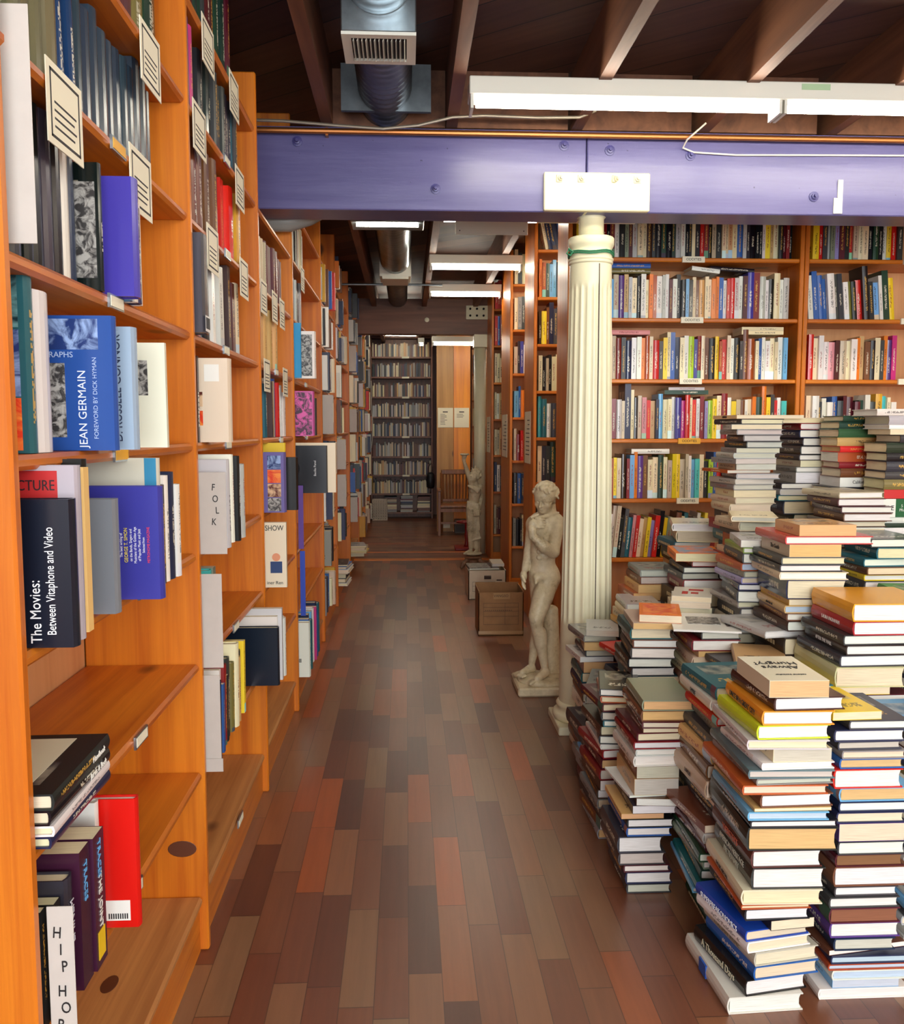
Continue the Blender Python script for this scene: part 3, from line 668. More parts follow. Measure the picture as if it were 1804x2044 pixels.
# lying on top of the rows
def lay(kind, colour, W, H, T, loc, ang, page='c', split=True, spine='-X', plainj=False, tilt=0.0, exact=None):
    o = make_book(kind, colour, W, H, T, page, split, plainj=plainj, exact=exact)
    a = ang + (math.pi / 2 if spine == '-Y' else math.pi if spine == '+X' else 0)
    m = Matrix.Rotation(a, 4, 'Z')
    if tilt: m = Matrix.Rotation(tilt, 4, 'Y') @ m
    x, y, z = loc
    if spine == '-Y': x += H
    if spine == '+X': x += W; y += H
    m.translation = Vector((x, y, z)); o.matrix_world = m
    return o
def lab(o, label):
    for k in ('_c', '_k'):
        if k in o: del o[k]
    o['label'] = label; return o
lab(lay('hardcover', 'olive', 0.14, 0.20, 0.024, (1.0, 4.45, 2.005), 0, spine='-Y'), 'olive hardback lying across the books nearest the column on the second oddities shelf')
lab(lay('hardcover', 'blue', 0.14, 0.20, 0.022, (1.0, 4.45, 2.030), 0, spine='-Y'), 'blue hardback topmost above the upright books nearest the column')
lab(lay('hardcover', 'white', 0.14, 0.14, 0.020, (1.40, 4.44, 2.005), 0, spine='-Y', tilt=0.12), 'white book tilted on top of the second oddities row')
lab(lay('hardcover', 'black', 0.14, 0.22, 0.020, (1.50, 4.46, 2.013), 0, spine='-Y', tilt=0.06), 'black and white book tilted over the orange spines')
lab(lay('paperback', 'cream', 0.13, 0.21, 0.018, (1.66, 4.44, 1.712), 0, spine='-Y'), 'lower cream guide lying on the pale spines at the row end')
lab(lay('paperback', 'cream', 0.13, 0.21, 0.018, (1.66, 4.44, 1.7305), 0, spine='-Y'), 'upper cream guide lying on the pale spines at the row end')
lab(lay('hardcover', 'pink', 0.14, 0.20, 0.022, (1.0, 4.44, 1.708), 0.02, spine='-Y', page='w'), 'pale pink hardback lying over the third oddities row by the column')
lab(lay('paperback', 'dark green', 0.13, 0.22, 0.020, (1.28, 4.44, 1.418), 0, spine='-Y'), 'dark green paperback lying over the fourth oddities row')
lab(lay('paperback', 'pale grey', 0.13, 0.18, 0.014, (1.30, 4.44, 1.4385), 0, spine='-Y'), 'thin grey paperback on the dark green one over the fourth row')
lab(lay('hardcover', 'white', 0.14, 0.19, 0.024, (1.12, 4.44, 1.124), -0.02, spine='-Y'), 'white hardback lying over the fifth oddities row')

# ---- the three ranges further down the aisle (shelf fronts towards the camera, end panels towards the aisle)
def rng(label, x0, y0, depth, shelves, top, shown, where, hr, seedcols=None, notice=True, top_lean=False, stuff=False):
    t_ = frontal_case(label, x0, x0 + 0.95, y0, depth, shelves, top, side=(True, True))
    if notice:
        n_ = MB().box(x0 - 0.0245, x0 - 0.022, y0 + depth * 0.25, y0 + depth * 0.85, 1.02, 1.36).obj('notice', M['paper'], t_)
        for k in range(9): MB().box(x0 - 0.0250, x0 - 0.0245, y0 + depth * 0.34, y0 + depth * (0.5 + R.random() * .25), 1.30 - k * 0.028, 1.305 - k * 0.028).obj('text_line', M['ink'], n_)
    for i, z in enumerate(reversed(shelves)):
        cols = seedcols[i] if seedcols and i < len(seedcols) else None
        ln = 0.20 if i == 0 and top_lean else 0.0
        if stuff: stuff_row('-Y', x0 + .01, x0 + shown, z + .001, y0 + .02, hr, cols, (.016, .028)); continue
        row = standing('-Y', x0 + (0.055 if ln else 0.014), x0 + shown, z + .001, y0 + 0.02, hr, cols=cols, tr=(0.016, 0.028), prot=0.02, lean=ln)
        finish_row(row, ', %s shelf %s' % (rowname(i), where), 'the aisle')
R1Z = [0.32, 0.612, 0.904, 1.192, 1.486, 1.778, 2.069, 2.36]
rng('honey pine end bookcase rising behind the nude statue', 0.826, 5.70, 0.44, R1Z, 2.60, 0.24, 'behind the nude statue', (0.20, 0.235),
    [['cream', 'navy', 'navy', 'navy', 'blue', 'cream', 'cream'], ['orange', 'rust', 'dark green', 'sky-blue', 'sky-blue', 'black', 'cream', 'cream', 'cream'], ['dark brown', 'yellow', 'brown', 'navy', 'charcoal', 'grey', 'sage', 'black', 'charcoal', 'tan'],
     ['cream', 'black', 'beige', 'black', 'cream', 'cream', 'cream', 'cream', 'beige'], ['turquoise', 'teal', 'white', 'charcoal', 'maroon', 'black', 'navy', 'navy', 'charcoal'], ['cream', 'charcoal', 'charcoal', 'dark green', 'black', 'black', 'charcoal', 'black', 'orange'],
     ['grey', 'black', 'tan', 'brown'], ['red', 'dark red', 'charcoal']], top_lean=True)
R2Z = [0.33, 0.664, 1.0, 1.334, 1.671, 2.004, 2.346]
rng('honey pine bookcase between the boxes and the nude statue', 0.822, 6.96, 0.62, R2Z, 2.60, 0.16, 'behind the cardboard boxes', (0.20, 0.25),
    [['cream', 'charcoal', 'cream', 'beige'], ['cream', 'grey', 'charcoal', 'cream', 'white'], ['beige', 'charcoal', 'indigo', 'white', 'black', 'orange', 'mustard'], ['sky-blue', 'blue', 'orange', 'orange', 'tan', 'indigo', 'indigo', 'indigo'],
     ['beige', 'dark red', 'red', 'rust', 'brown', 'red'], ['charcoal', 'blue', 'navy', 'navy', 'charcoal', 'navy'], ['grey', 'black', 'charcoal', 'cream', 'dark brown']])
R3Z = [0.25, 0.654, 1.0, 1.336, 1.676, 2.018, 2.352]
rng('honey pine bookcase beside the far white post', 0.822, 8.45, 0.55, R3Z, 2.60, 0.13, 'beside the far post', (0.22, 0.28),
    [['red', 'red', 'red'], ['red', 'blue', 'dark red'], ['cream', 'cream', 'cream'], ['cream', 'white', 'tan'], ['cream', 'beige', 'tan'], ['navy', 'white', 'charcoal'], ['beige', 'brown', 'maroon']], stuff=True)

# ------------------------------------------------------------------ left wall bookcases
LZ = [0.137, 0.443, 0.703, 0.963, 1.216, 1.469, 1.731, 1.983, 2.222]
FX = -0.490
def left_unit(label, y0, y1, top, near_side=False, shelves=LZ, toph=None, fx=FX, bounds=True):
    t_ = thing('wall_bookcase', label, 'bookcase')
    MB().box(-0.745, fx + 0.012, y1 - 0.011, y1 + 0.011, 0, top, bev=0.004).obj('side_panel', M['pine_z'], t_)
    if near_side: MB().box(-0.745, fx + 0.012, y0 - 0.022, y0, 0, top, bev=0.004).obj('side_panel', M['pine_z'], t_)
    ya, yb = (y0 if near_side else y0 + 0.011), y1 - 0.011
    MB().box(-0.752, -0.745, ya, yb, 0, top).obj('back_panel', M['back'], t_)
    for i, z in enumerate(shelves):
        if z > top: continue
        m = 'pine_base' if i == 0 else 'pine_y'
        MB().box(-0.745, fx + (0.006 if i else 0.0), ya, yb, z - 0.020, z, bev=0.006).obj('shelf', M[m], t_)
    MB().box(fx - 0.03, fx - 0.008, ya, yb, 0.0, LZ[0] - 0.020).obj('kickboard', M['pine_y'], t_)
    # knots in the side panel
    return t_
UY = [1.145, 2.10, 3.05, 3.95, 5.25, 6.30, 7.75, 9.2, 10.6, 12.0]
ulab = ['nearest honey pine wall bookcase with empty lower shelves', 'second wall bookcase with the FOLK card', 'third wall bookcase, just before the purple beam', 'fourth wall bookcase, holding the pink and black covers',
        'fifth wall bookcase holding narrow rows', 'sixth wall bookcase with grey file boxes', 'seventh wall bookcase with piled papers at its foot', 'eighth wall bookcase past the brown beam', 'ninth wall bookcase, last but for the corner']
LU = []
for i in range(9):
    LU.append(left_unit(ulab[i], UY[i], UY[i + 1], 2.06 if i == 2 else (2.56 if i > 2 else 2.39), near_side=(i in (0, 3, 6))))
# dark round knots seen in the near panels
def knot(parent, loc, rx, rz, ax):
    b = MB().lathe([(1.0, 0), (0.96, 0.5), (0.3, 0.6)], 20); o = b.obj('wood_knot', ink((92, 48, 26)), parent)
    o.scale = (rx, rz, 0.0008); o.location = loc
    o.rotation_euler = (math.radians(90), 0, 0) if ax == 'y' else (0, 0, 0)
    return o
knot(LU[0], (-0.535, 2.0885, 0.255), 0.034, 0.020, 'y')
knot(LU[0], (-0.62, 1.52, 0.7035), 0.012, 0.02, 'z'); knot(LU[0], (-0.585, 1.50, 0.7035), 0.018, 0.016, 'z'); knot(LU[0], (-0.60, 1.75, 0.1375), 0.016, 0.03, 'z')

def label_holder(unit, y, z, mat='white_metal'):
    MB().box(FX + 0.006, FX + 0.010, y, y + 0.075, z - 0.022, z + 0.001).obj('label_holder', M['galv'], unit)
    MB().box(FX + 0.010, FX + 0.0108, y + 0.005, y + 0.070, z - 0.019, z - 0.002).obj('label_slip', M[mat], unit)
for u, y, z, m in ((0, 1.56, LZ[6], 'label_yellow'), (0, 1.52, LZ[5], 'paper'), (0, 1.52, LZ[4], 'label_yellow'), (0, 1.63, LZ[3], 'paper'), (0, 1.58, LZ[2], 'paper'), (0, 1.52, LZ[1], 'paper'),
                   (1, 2.52, LZ[7], 'paper'), (1, 2.5, LZ[6], 'paper'), (1, 2.45, LZ[5], 'paper'), (1, 2.45, LZ[4], 'paper'), (1, 2.5, LZ[2], 'paper'), (1, 2.5, LZ[1], 'paper'), (1, 2.5, LZ[0], 'paper'), (2, 3.5, LZ[4], 'paper'), (2, 3.4, LZ[5], 'paper'), (3, 4.4, LZ[4], 'paper'), (3, 4.4, LZ[5], 'paper')):
    label_holder(LU[u], y, z, m)

# printed cards hanging from shelf edges
def hang_card(y, z, label, w=0.135, h=0.112, tilt=0.05):
    c_ = thing('shelf_card', label, 'card', 'cream cards hanging on the shelf edges')
    mt = Matrix.Rotation(tilt, 3, 'Y')
    p = MB().box(FX + 0.007, FX + 0.0085, y, y + w, z - h + 0.02, z + 0.02).obj('card_sheet', M['paper'], c_)
    b = MB()
    for a0, a1, b0, b1 in ((y + .012, y + w - .012, z + .006, z + .010), (y + .012, y + w - .012, z - h + .030, z - h + .034), (y + .012, y + .016, z - h + .03, z + .01), (y + w - .016, y + w - .012, z - h + .03, z + .01)):
        b.box(FX + 0.0085, FX + 0.0089, a0, a1, b0, b1)
    for k in range(4): b.box(FX + 0.0085, FX + 0.0088, y + .026, y + w - .026 - .008 * (k % 2), z - h * .3 - k * .011, z - h * .3 - k * .011 + .003)
    b.obj('card_print', M['ink'], p)
    return c_
for k, (y, z, l) in enumerate([(1.29, LZ[6], 'framed notice card on the olive book row of the nearest bookcase'), (1.75, LZ[7], 'framed notice card on the highest shelf edge of the nearest bookcase'), (1.66, LZ[6], 'framed notice card under the blue-grey set'),
                    (2.28, LZ[8], 'framed notice card high on the second bookcase, near end'), (2.62, LZ[8], 'framed notice card high on the second bookcase, far end'), (2.16, LZ[7], 'framed notice card by the patterned books'), (2.68, LZ[7], 'framed notice card under the orange-labelled set'),
                    (2.28, LZ[6], 'framed notice card below the brown set'), (2.72, LZ[6], 'framed notice card near the yellow book'), (3.10, LZ[6], 'notice card under the cream run of the third bookcase'), (3.36, LZ[6], 'middle notice card of the third bookcase'),
                    (3.56, LZ[6], 'notice card under the maroon run'), (3.14, LZ[5], 'notice card under the tan run, near end'), (3.62, LZ[5], 'notice card under the tan run, far end'), (4.3, LZ[7], 'notice card under the narrow white spines')]):
    c_ = hang_card(y, z, l); 
    del c_['group']

# grey cards that stick out into the aisle
def stick_card(y, x0, x1, z0, z1, label, word=None, size=0.03, bend=0.0, rot=0.0, step_=None):
    c_ = thing('divider_card', label, 'card')
    if bend:
        b = MB(); b.box(x0, x1, y, y + 0.002, z0 + 0.03, z1); b.box(x0 + 0.002, x1 + 0.004, y - 0.003, y - 0.001, z0, z0 + 0.032)
        b.obj('card_sheet', M['card'], c_)
    else: MB().box(x0, x1, y, y + 0.002, z0, z1, bev=0.0006).obj('card_sheet', M['card'], c_)
    if word:
        n = len(word); step = step_ or 0.027
        zo = 0.0
        for i, ch in enumerate(word):
            if ch == ' ': zo -= 0.55 * step
            if ch != ' ': text('letter', ch, ((x0 + x1) / 2 + 0.004 * (i % 3 - 1) + rot, y - 0.0008, z1 - 0.036 - i * step - zo), (1, -0.05, 0.06 * ((i % 3) - 1)), (0, -1, 0), size, M['ink'], c_, sx=0.75)
    return c_
stick_card(1.168, -0.508, -0.455, 1.478, 1.762, 'blank grey divider card in front of the black binders')
stick_card(1.155, -0.474, -0.440, 0.20, 0.625, 'grey card lettered HIP HO down its length, lowest in the near bookcase', 'HIP HOP', 0.022, step_=0.0235)
stick_card(2.13, -0.487, -0.421, 0.955, 1.148, 'grey card lettered FOLK down its length', 'FOLK', 0.023, rot=0.008)
stick_card(2.13, -0.487, -0.436, 0.682, 0.908, 'blank grey divider card directly below the FOLK card')
stick_card(2.125, -0.487, -0.445, 0.43, 0.665, 'lowest blank grey card, torn at its foot, under the FOLK card', bend=1)
o = MB().box(-0.475, -0.452, 3.98, 3.984, 0.72, 1.0).obj('card_strip', plain('purple_card', rgb(96, 62, 150), 0.5)); tag(o, 'narrow purple card strip on the fourth wall bookcase', 'card')
o = MB().box(-0.47, -0.448, 3.98, 3.984, 0.42, 0.71).obj('card_strip', plain('blue_card', rgb(36, 70, 180), 0.5)); tag(o, 'narrow blue card strip below the purple one', 'card')

# books of the left wall
def up(y, z, W, H, T, colour, label, kind='hardcover', x=-0.50, lean=0.0, page='c', split=True, art=None, yaw=0.0, plainj=False, exact=None):
    """upright, spine to the aisle; its near cover faces the camera"""
    o = make_book(kind, colour, W, H, T, page, split, plainj=plainj, exact=exact)
    m = Matrix.Rotation(yaw, 4, 'Z') @ Matrix.Rotation(lean, 4, 'X') @ SPINE['+X'].to_4x4(); m.translation = Vector((x, y, z + 0.0008)); o.matrix_world = m
    return lab(o, label)
def art(o, a0, a1, b0, b1, mat, name='cover_picture'):
    """a picture on the cover that faces the camera: a = across from the spine (0..W), b = up"""
    return MB().box(a0, a1, b0, b1, -0.0006, -0.0001).obj(name, mat, o)
def ctext(o, s, a, b, size, mat, up_=True, sx=1.0, flat=False):
    # the near cover has local normal -z; spine at local x=0 lies to the right in view
    if flat: return text('cover_lettering', s, (a, b, -0.0012), (-1, 0, 0), (0, 0, -1), size, mat, o, sx)
    return text('cover_lettering', s, (a, b, -0.0012), (0, 1, 0), (0, 0, -1), size, mat, o, sx)
# -- nearest bookcase
z = LZ[6]
row = standing('+X', 1.16, 1.415, z + .001, -0.505, (0.235, 0.245), cols=['olive'], tr=(0.03, 0.034), kinds=('hardcover',), wr=(.2, .2))
for o in row: o.data.materials[1] = M['plainjacket']; o.color = rgb(112 + R.uniform(-8, 8), 108, 80)
finish_row(row, 'in the set left of the blue books', 'the upright')
up(1.425, z, 0.2, 0.225, 0.03, 'navy', 'first blue cloth book leaning beside the olive set', x=-0.515, lean=0.07, exact=rgb(30, 64, 110))
up(1.475, z, 0.2, 0.205, 0.026, 'navy', 'second blue cloth book leaning beside the olive set', x=-0.515, lean=0.04, exact=rgb(32, 60, 100))
row = standing('+X', 1.52, 1.96, z + .001, -0.52, (0.196, 0.202), cols=['navy'], tr=(0.026, 0.036), kinds=('hardcover',), wr=(.2, .2), prot=0.004)
for o in row: o.data.materials[1] = M['plainjacket']; o.color = rgb(46, 62 + R.uniform(-4, 4), 76)
finish_row(row, 'in the blue-grey set of the nearest bookcase', 'the leaning pair')
row = standing('+X', 1.66, 2.0, LZ[7] + .001, -0.51, (0.21, 0.225), cols=['sage', 'maroon', 'olive', 'dark green'], tr=(0.06, 0.07), kinds=('hardcover',), wr=(.2, .2))
finish_row(row, 'on the highest shelf of the nearest bookcase', 'the camera side')
z = LZ[5]
row = standing('+X', 1.24, 1.495, z + .001, -0.515, (0.225, 0.24), cols=['charcoal', 'black', 'black', 'charcoal', 'black', 'white', 'navy'], tr=(0.022, 0.034), kinds=('hardcover',), wr=(.2, .2), prot=0.006)
for o in row: o.data.materials[1] = M['plainjacket']
finish_row(row, 'behind the blank grey divider card', 'the upright')
o = up(1.50, z, 0.2, 0.20, 0.018, 'black', 'thin black jacket with a pale photograph beside the indigo jacket', x=-0.487)
art(o, 0.005, 0.06, 0.02, 0.17, M['bwprint'])
o = up(1.56, z, 0.21, 0.195, 0.035, 'indigo', 'glossy indigo jacket standing proud of its shelf', x=-0.452, plainj=True, exact=rgb(72, 62, 168))
row = standing('+X', 1.605, 1.70, z + .001, -0.47, (0.16, 0.19), cols=['sky-blue', 'white', 'navy', 'white'], tr=(0.012, 0.018), kinds=('hardcover',), wr=(.19, .2))
finish_row(row, 'just past the glossy indigo jacket', 'that jacket')
z = LZ[4]
o = up(1.225, z, 0.20, 0.245, 0.028, 'teal', 'tall jacket with teal, violet and orange portraits by the upright', x=-0.498, exact=rgb(36, 92, 100))
art(o, 0.008, 0.13, 0.165, 0.242, M['tealprint']); art(o, 0.008, 0.13, 0.075, 0.162, M['blueprint']); art(o, 0.008, 0.13, 0.004, 0.073, M['orangeprint'])
up(1.26, z, 0.19, 0.22, 0.05, 'white', 'thick white book between the portrait jacket and the blue jacket', x=-0.50, exact=rgb(226, 220, 216), plainj=True)
up(1.198, z, 0.10, 0.16, 0.018, 'rust', 'short brown and black book tight against the near upright', x=-0.515, kind='paperback')
o = up(1.385, z, 0.25, 0.200, 0.022, 'blue', 'blue hardback jacket lettered JEAN GERMAIN', x=-0.437, plainj=True, exact=rgb(36, 76, 150))
art(o, 0.07, 0.2, 0.02, 0.13, M['bwprint']); art(o, 0.02, 0.2, 0.15, 0.195, M['blueprint']); ctext(o, 'JEAN GERMAIN', 0.045, 0.062, 0.017, ink((220, 228, 240))); ctext(o, 'FOREWORD BY DICK HYMAN', 0.026, 0.078, 0.009, ink((170, 190, 225))); ctext(o, 'PHOTOGRAPHS', 0.10, 0.142, 0.012, ink((170, 190, 225)), flat=True)
o = up(1.44, z, 0.25, 0.190, 0.030, 'pale grey', 'silver-grey jacket lettered D. RUSSELL CONNOR', x=-0.425, plainj=True, exact=rgb(150, 170, 190)); ctext(o, 'D. RUSSELL CONNOR', 0.022, 0.095, 0.017, ink((30, 40, 70)))
o = up(1.60, z, 0.2, 0.18, 0.012, 'white', 'cream leaflet with a small black photograph, last on its shelf', x=-0.415, kind='paperback', lean=0.02, plainj=True, exact=rgb(232, 232, 210)); art(o, 0.03, 0.08, 0.09, 0.15, M['bwprint'])
z = LZ[3]
o = up(1.185, z, 0.26, 0.195, 0.026, 'black', 'black book lettered The Movies, Between Vitaphone and Video', x=-0.436, plainj=True, exact=rgb(18, 24, 38))
ctext(o, 'The Movies:', 0.046, 0.048, 0.020, ink((240, 240, 240)), sx=.85); ctext(o, 'Between Vitaphone and Video', 0.026, 0.088, 0.0165, ink((240, 240, 240)), sx=.7)
b = MB().lathe([(0.045, -0.0010), (0.045, -0.0001)], 28, 0.125, 0.085).obj('cover_globe', M['blueprint'], o)
o = up(1.225, z, 0.25, 0.237, 0.024, 'dark red', 'red jacket lettered PICTURE behind the black film book', x=-0.442, plainj=True, exact=rgb(176, 168, 176)); art(o, 0.022, 0.25, 0.10, 0.230, ink((178, 30, 30)), 'cover_panel'); ctext(o, 'PICTURE', 0.056, 0.210, 0.020, ink((40, 20, 24)), flat=True, sx=.8)
o = up(1.275, z, 0.2, 0.232, 0.020, 'tan', 'spiral bound tan book with black wire', x=-0.447, kind='paperback', plainj=True, exact=rgb(246, 204, 130)); ex = MB()
ex.tube([(0.034 + 0.006 * math.cos(i * 2 * math.pi / 8), 0.008 + 0.215 * i / (8 * 24), -0.003 - 0.006 * math.sin(i * 2 * math.pi / 8)) for i in range(8 * 24 + 1)], 0.0011, 5); ex.obj('spiral_wire', M['wire'], o)
up(1.30, z, 0.22, 0.243, 0.02, 'black', 'tall black book behind the spiral bound one', x=-0.458)
up(1.40, z, 0.2, 0.178, 0.03, 'grey', 'grey plastic-wrapped binder before the indigo jazz book', x=-0.45, exact=rgb(120, 124, 130), plainj=True)
o = up(1.585, z, 0.24, 0.235, 0.022, 'pale grey', 'tall pale book with a blue spine behind the indigo jazz book', x=-0.432, plainj=True, exact=rgb(208, 204, 186)); art(o, 0.0, 0.02, 0.0, 0.235, ink((40, 130, 170)), 'spine_panel')
o = up(1.52, z, 0.25, 0.190, 0.03, 'indigo', 'indigo hardback lettered GEORGE T. SIMON', x=-0.413, plainj=True, exact=rgb(58, 58, 150))
art(o, 0.071, 0.085, 0.03, 0.152, ink((190, 30, 40)), 'cover_panel')
for k, (s_, sz, cc, a) in enumerate([('The best writing of', .0062, (235, 235, 245), .062), ('GEORGE T. SIMON', .0082, (240, 220, 60), .054), ('on the Bands, Singers and', .0062, (235, 235, 245), .046), ('Musicians of the Golden Age', .0062, (235, 235, 245), .039), ('of Popular Music and Jazz', .0062, (235, 235, 245), .032), ('Selected from', .0055, (235, 235, 245), .025), ('METRONOME MAGAZINE', .0062, (225, 60, 90), .017)]):
    ctext(o, s_, a, 0.092, sz, ink(cc), sx=.85)
row = standing('+X', 1.64, 1.80, z + .001, -0.44, (0.17, 0.205), cols=['blue', 'charcoal', 'white', 'navy', 'white', 'cream', 'white'], tr=(0.016, 0.028), kinds=('hardcover',), wr=(.19, .2))
finish_row(row, 'past the indigo jazz book', 'that book')
# lying books on the shelf below, spines to the aisle
zz = LZ[2] + .001
for k, (c_, T, l) in enumerate([('navy', .016, 'blue and white book at the bottom of the four lying near the upright'), ('white', .014, 'black and white lettered book, second lowest of the lying four'), ('black', .020, 'black book lying just under the topmost of the lying four'), ('black', .022, 'black lettered handbook, topmost of the four lying by the near upright')]):
    o = lay('hardcover', c_, 0.19, 0.235, T, (-0.655 + 0.0, 1.155, zz), 0.02 * (k % 2), spine='+X'); lab(o, l); zz += T + .0005
    if k >= 2: text('spine_lettering', ['Jarvis & Beck', "Handbook"][k - 2], (-0.0055, 0.06, T / 2), (0, -1, 0), (-1, 0, 0), 0.013, ink((235, 232, 220)), o)
    if k == 3: MB().box(0.04, 0.17, 0.02, 0.2, T, T + .0005).obj('cover_panel', ink((226, 218, 188)), o); text('cover_lettering', 'A New Approach', (0.155, 0.12, T + .0008), (0, -1, 0), (0, 0, 1), 0.016, M['ink'], o)
z = LZ[1]
up(1.170, z, 0.15, 0.165, 0.016, 'black', 'short black book nearest the HIP HO card', x=-0.488, kind='paperback')
up(1.190, z, 0.15, 0.165, 0.022, 'black', 'black paperback with a red flare beside the rapper biography', x=-0.478, kind='paperback')
o = up(1.215, z, 0.17, 0.185, 0.030, 'charcoal', 'charcoal book lettered EMINEM on its spine', x=-0.474, plainj=True, exact=rgb(50, 48, 58)); text('spine_lettering', 'EMINEM', (-0.0055, 0.12, 0.015), (0, 1, 0), (-1, 0, 0), 0.018, ink((220, 220, 230)), o)
o = up(1.255, z, 0.17, 0.205, 0.040, 'maroon', 'nearer plum paperback lettered TRACES THE JOINT', x=-0.466, kind='paperback', plainj=True, exact=rgb(62, 26, 48)); text('spine_lettering', 'TRACES', (-0.0008, 0.155, 0.02), (0, -1, 0), (-1, 0, 0), 0.017, ink((100, 170, 220)), o)
o = up(1.300, z, 0.17, 0.205, 0.045, 'maroon', 'farther plum paperback with a yellow BIG BOOK band', x=-0.462, kind='paperback', plainj=True, exact=rgb(66, 28, 52))
text('spine_lettering', 'TRACES', (-0.0008, 0.165, 0.022), (0, -1, 0), (-1, 0, 0), 0.017, ink((100, 170, 220)), o); text('spine_lettering', 'THE JOINT', (-0.0008, 0.10, 0.022), (0, -1, 0), (-1, 0, 0), 0.018, ink((235, 232, 220)), o)
y_ = MB().box(-0.0009, -0.0001, 0.012, 0.055, 0.008, 0.036).obj('spine_band', ink((240, 200, 30)), o)
o = up(1.42, z, 0.235, 0.215, 0.020, 'red', 'big bright red book standing on the low shelf with a price sticker', x=-0.437, kind='hardcover', page='w', plainj=True, exact=rgb(214, 26, 18))
st = art(o, 0.012, 0.052, 0.012, 0.046, ink((238, 236, 228)), 'price_sticker')
for k in range(9): MB().box(0.016 + k * .0036, 0.018 + k * .0036, 0.015, 0.024, -0.0009, -0.0006).obj('bar', M['ink'], st)
up(1.39, z, 0.22, 0.222, 0.018, 'white', 'white book peeping over the bright red book', x=-0.49, page='w')
# -- second bookcase
def lrow(u, y0, y1, z, cols, hr, tr, where, start='the upright', kinds=('hardcover', 'paperback'), front=-0.497, prot=0.02, wr=(0.16, 0.2), lean=0.0, gap=0.0008):
    row = standing('+X', y0, y1, z + .001, front, hr, cols=cols, tr=tr, kinds=kinds, prot=prot, wr=wr, lean=lean, gap=gap); finish_row(row, where, start); return row
lrow(1, 2.16, 2.80, LZ[8], ['maroon', 'maroon', 'dark green', 'black', 'dark green', 'charcoal'], (0.24, 0.26), (0.03, 0.04), 'on the highest shelf of the second wall bookcase', kinds=('hardcover',))
lrow(1, 2.13, 2.32, LZ[7], ['rust', 'purple', 'magenta', 'red'], (0.20, 0.215), (0.03, 0.04), 'in the patterned run above the second notice card', kinds=('hardcover',))
lrow(1, 2.34, 2.92, LZ[7], ['charcoal'] * 9 + ['teal', 'charcoal'], (0.19, 0.20), (0.03, 0.036), 'in the orange-labelled dark set', 'the patterned run', kinds=('hardcover',))
lrow(1, 2.13, 2.62, LZ[6], ['brown'], (0.205, 0.215), (0.036, 0.045), 'in the brown set of the second wall bookcase', kinds=('hardcover',))
lrow(1, 2.63, 2.86, LZ[6], ['red', 'red', 'olive', 'mustard'], (0.205, 0.22), (0.04, 0.05), 'past the brown set of the second wall bookcase', 'that set')
o = up(2.13, LZ[5], 0.2, 0.225, 0.06, 'charcoal', 'thick shiny charcoal binder with a barcode, second bookcase', x=-0.465, plainj=True, exact=rgb(74, 74, 84)); st = MB().box(-0.006, -0.0055, 0.004, 0.04, 0.006, 0.054).obj('barcode_label', ink((235, 232, 228)), o)
for k in range(10): MB().box(-0.0064, -0.006, 0.01, 0.036, 0.009 + k * .0043, 0.011 + k * .0043).obj('bar', M['ink'], st)
lrow(1, 2.235, 2.86, LZ[5], ['pink', 'teal', 'black', 'white', 'black', 'white', 'white', 'dark brown', 'dark brown', 'maroon', 'cream'], (0.19, 0.225), (0.02, 0.05), 'past the shiny charcoal binder', 'that binder', lean=0.04, gap=0.012)
up(2.125, LZ[4], 0.19, 0.20, 0.035, 'dark brown', 'dark brown book tight behind the first divider, second bookcase', x=-0.485)
o = up(2.20, LZ[4], 0.22, 0.20, 0.045, 'beige', 'beige box-like book with two small photographs and a price label', x=-0.425, plainj=True, exact=rgb(232, 214, 190)); art(o, 0.06, 0.10, 0.04, 0.075, M['orangeprint']); art(o, 0.06, 0.10, 0.085, 0.12, M['magprint']); art(o, 0.02, 0.055, 0.145, 0.185, ink((240, 238, 228)), 'price_label')
up(2.26, LZ[4], 0.2, 0.205, 0.02, 'navy', 'thin navy book behind the beige one with photographs', x=-0.44)
lrow(1, 2.17, 2.42, LZ[3], ['pale grey', 'yellow', 'pale grey', 'white', 'black', 'pink', 'pale grey'], (0.19, 0.225), (0.016, 0.03), 'behind the FOLK card', 'that card', front=-0.425, lean=0.03, gap=0.006)
lrow(1, 2.15, 2.26, LZ[2], ['navy', 'turquoise', 'sage'], (0.19, 0.22), (0.025, 0.035), 'behind the blank card below the FOLK card', 'that card', front=-0.47)
lrow(1, 2.14, 2.60, LZ[1], ['navy', 'yellow', 'blue', 'white', 'dark red', 'black', 'charcoal', 'olive', 'cream', 'tan'], (0.17, 0.215), (0.018, 0.034), 'on the low shelf under the blank cards', 'the torn card', front=-0.452, lean=-0.04, gap=0.006)
o = up(2.80, LZ[1], 0.19, 0.185, 0.03, 'navy', 'dark navy book on the low shelf with a spiral pad behind it', x=-0.405, plainj=True, exact=rgb(20, 30, 44))
lrow(1, 2.84, 2.98, LZ[1], ['white', 'pale grey', 'sky-blue', 'white', 'white', 'pale grey'], (0.19, 0.215), (0.016, 0.024), 'past the dark navy low-shelf book', 'that book', front=-0.395)
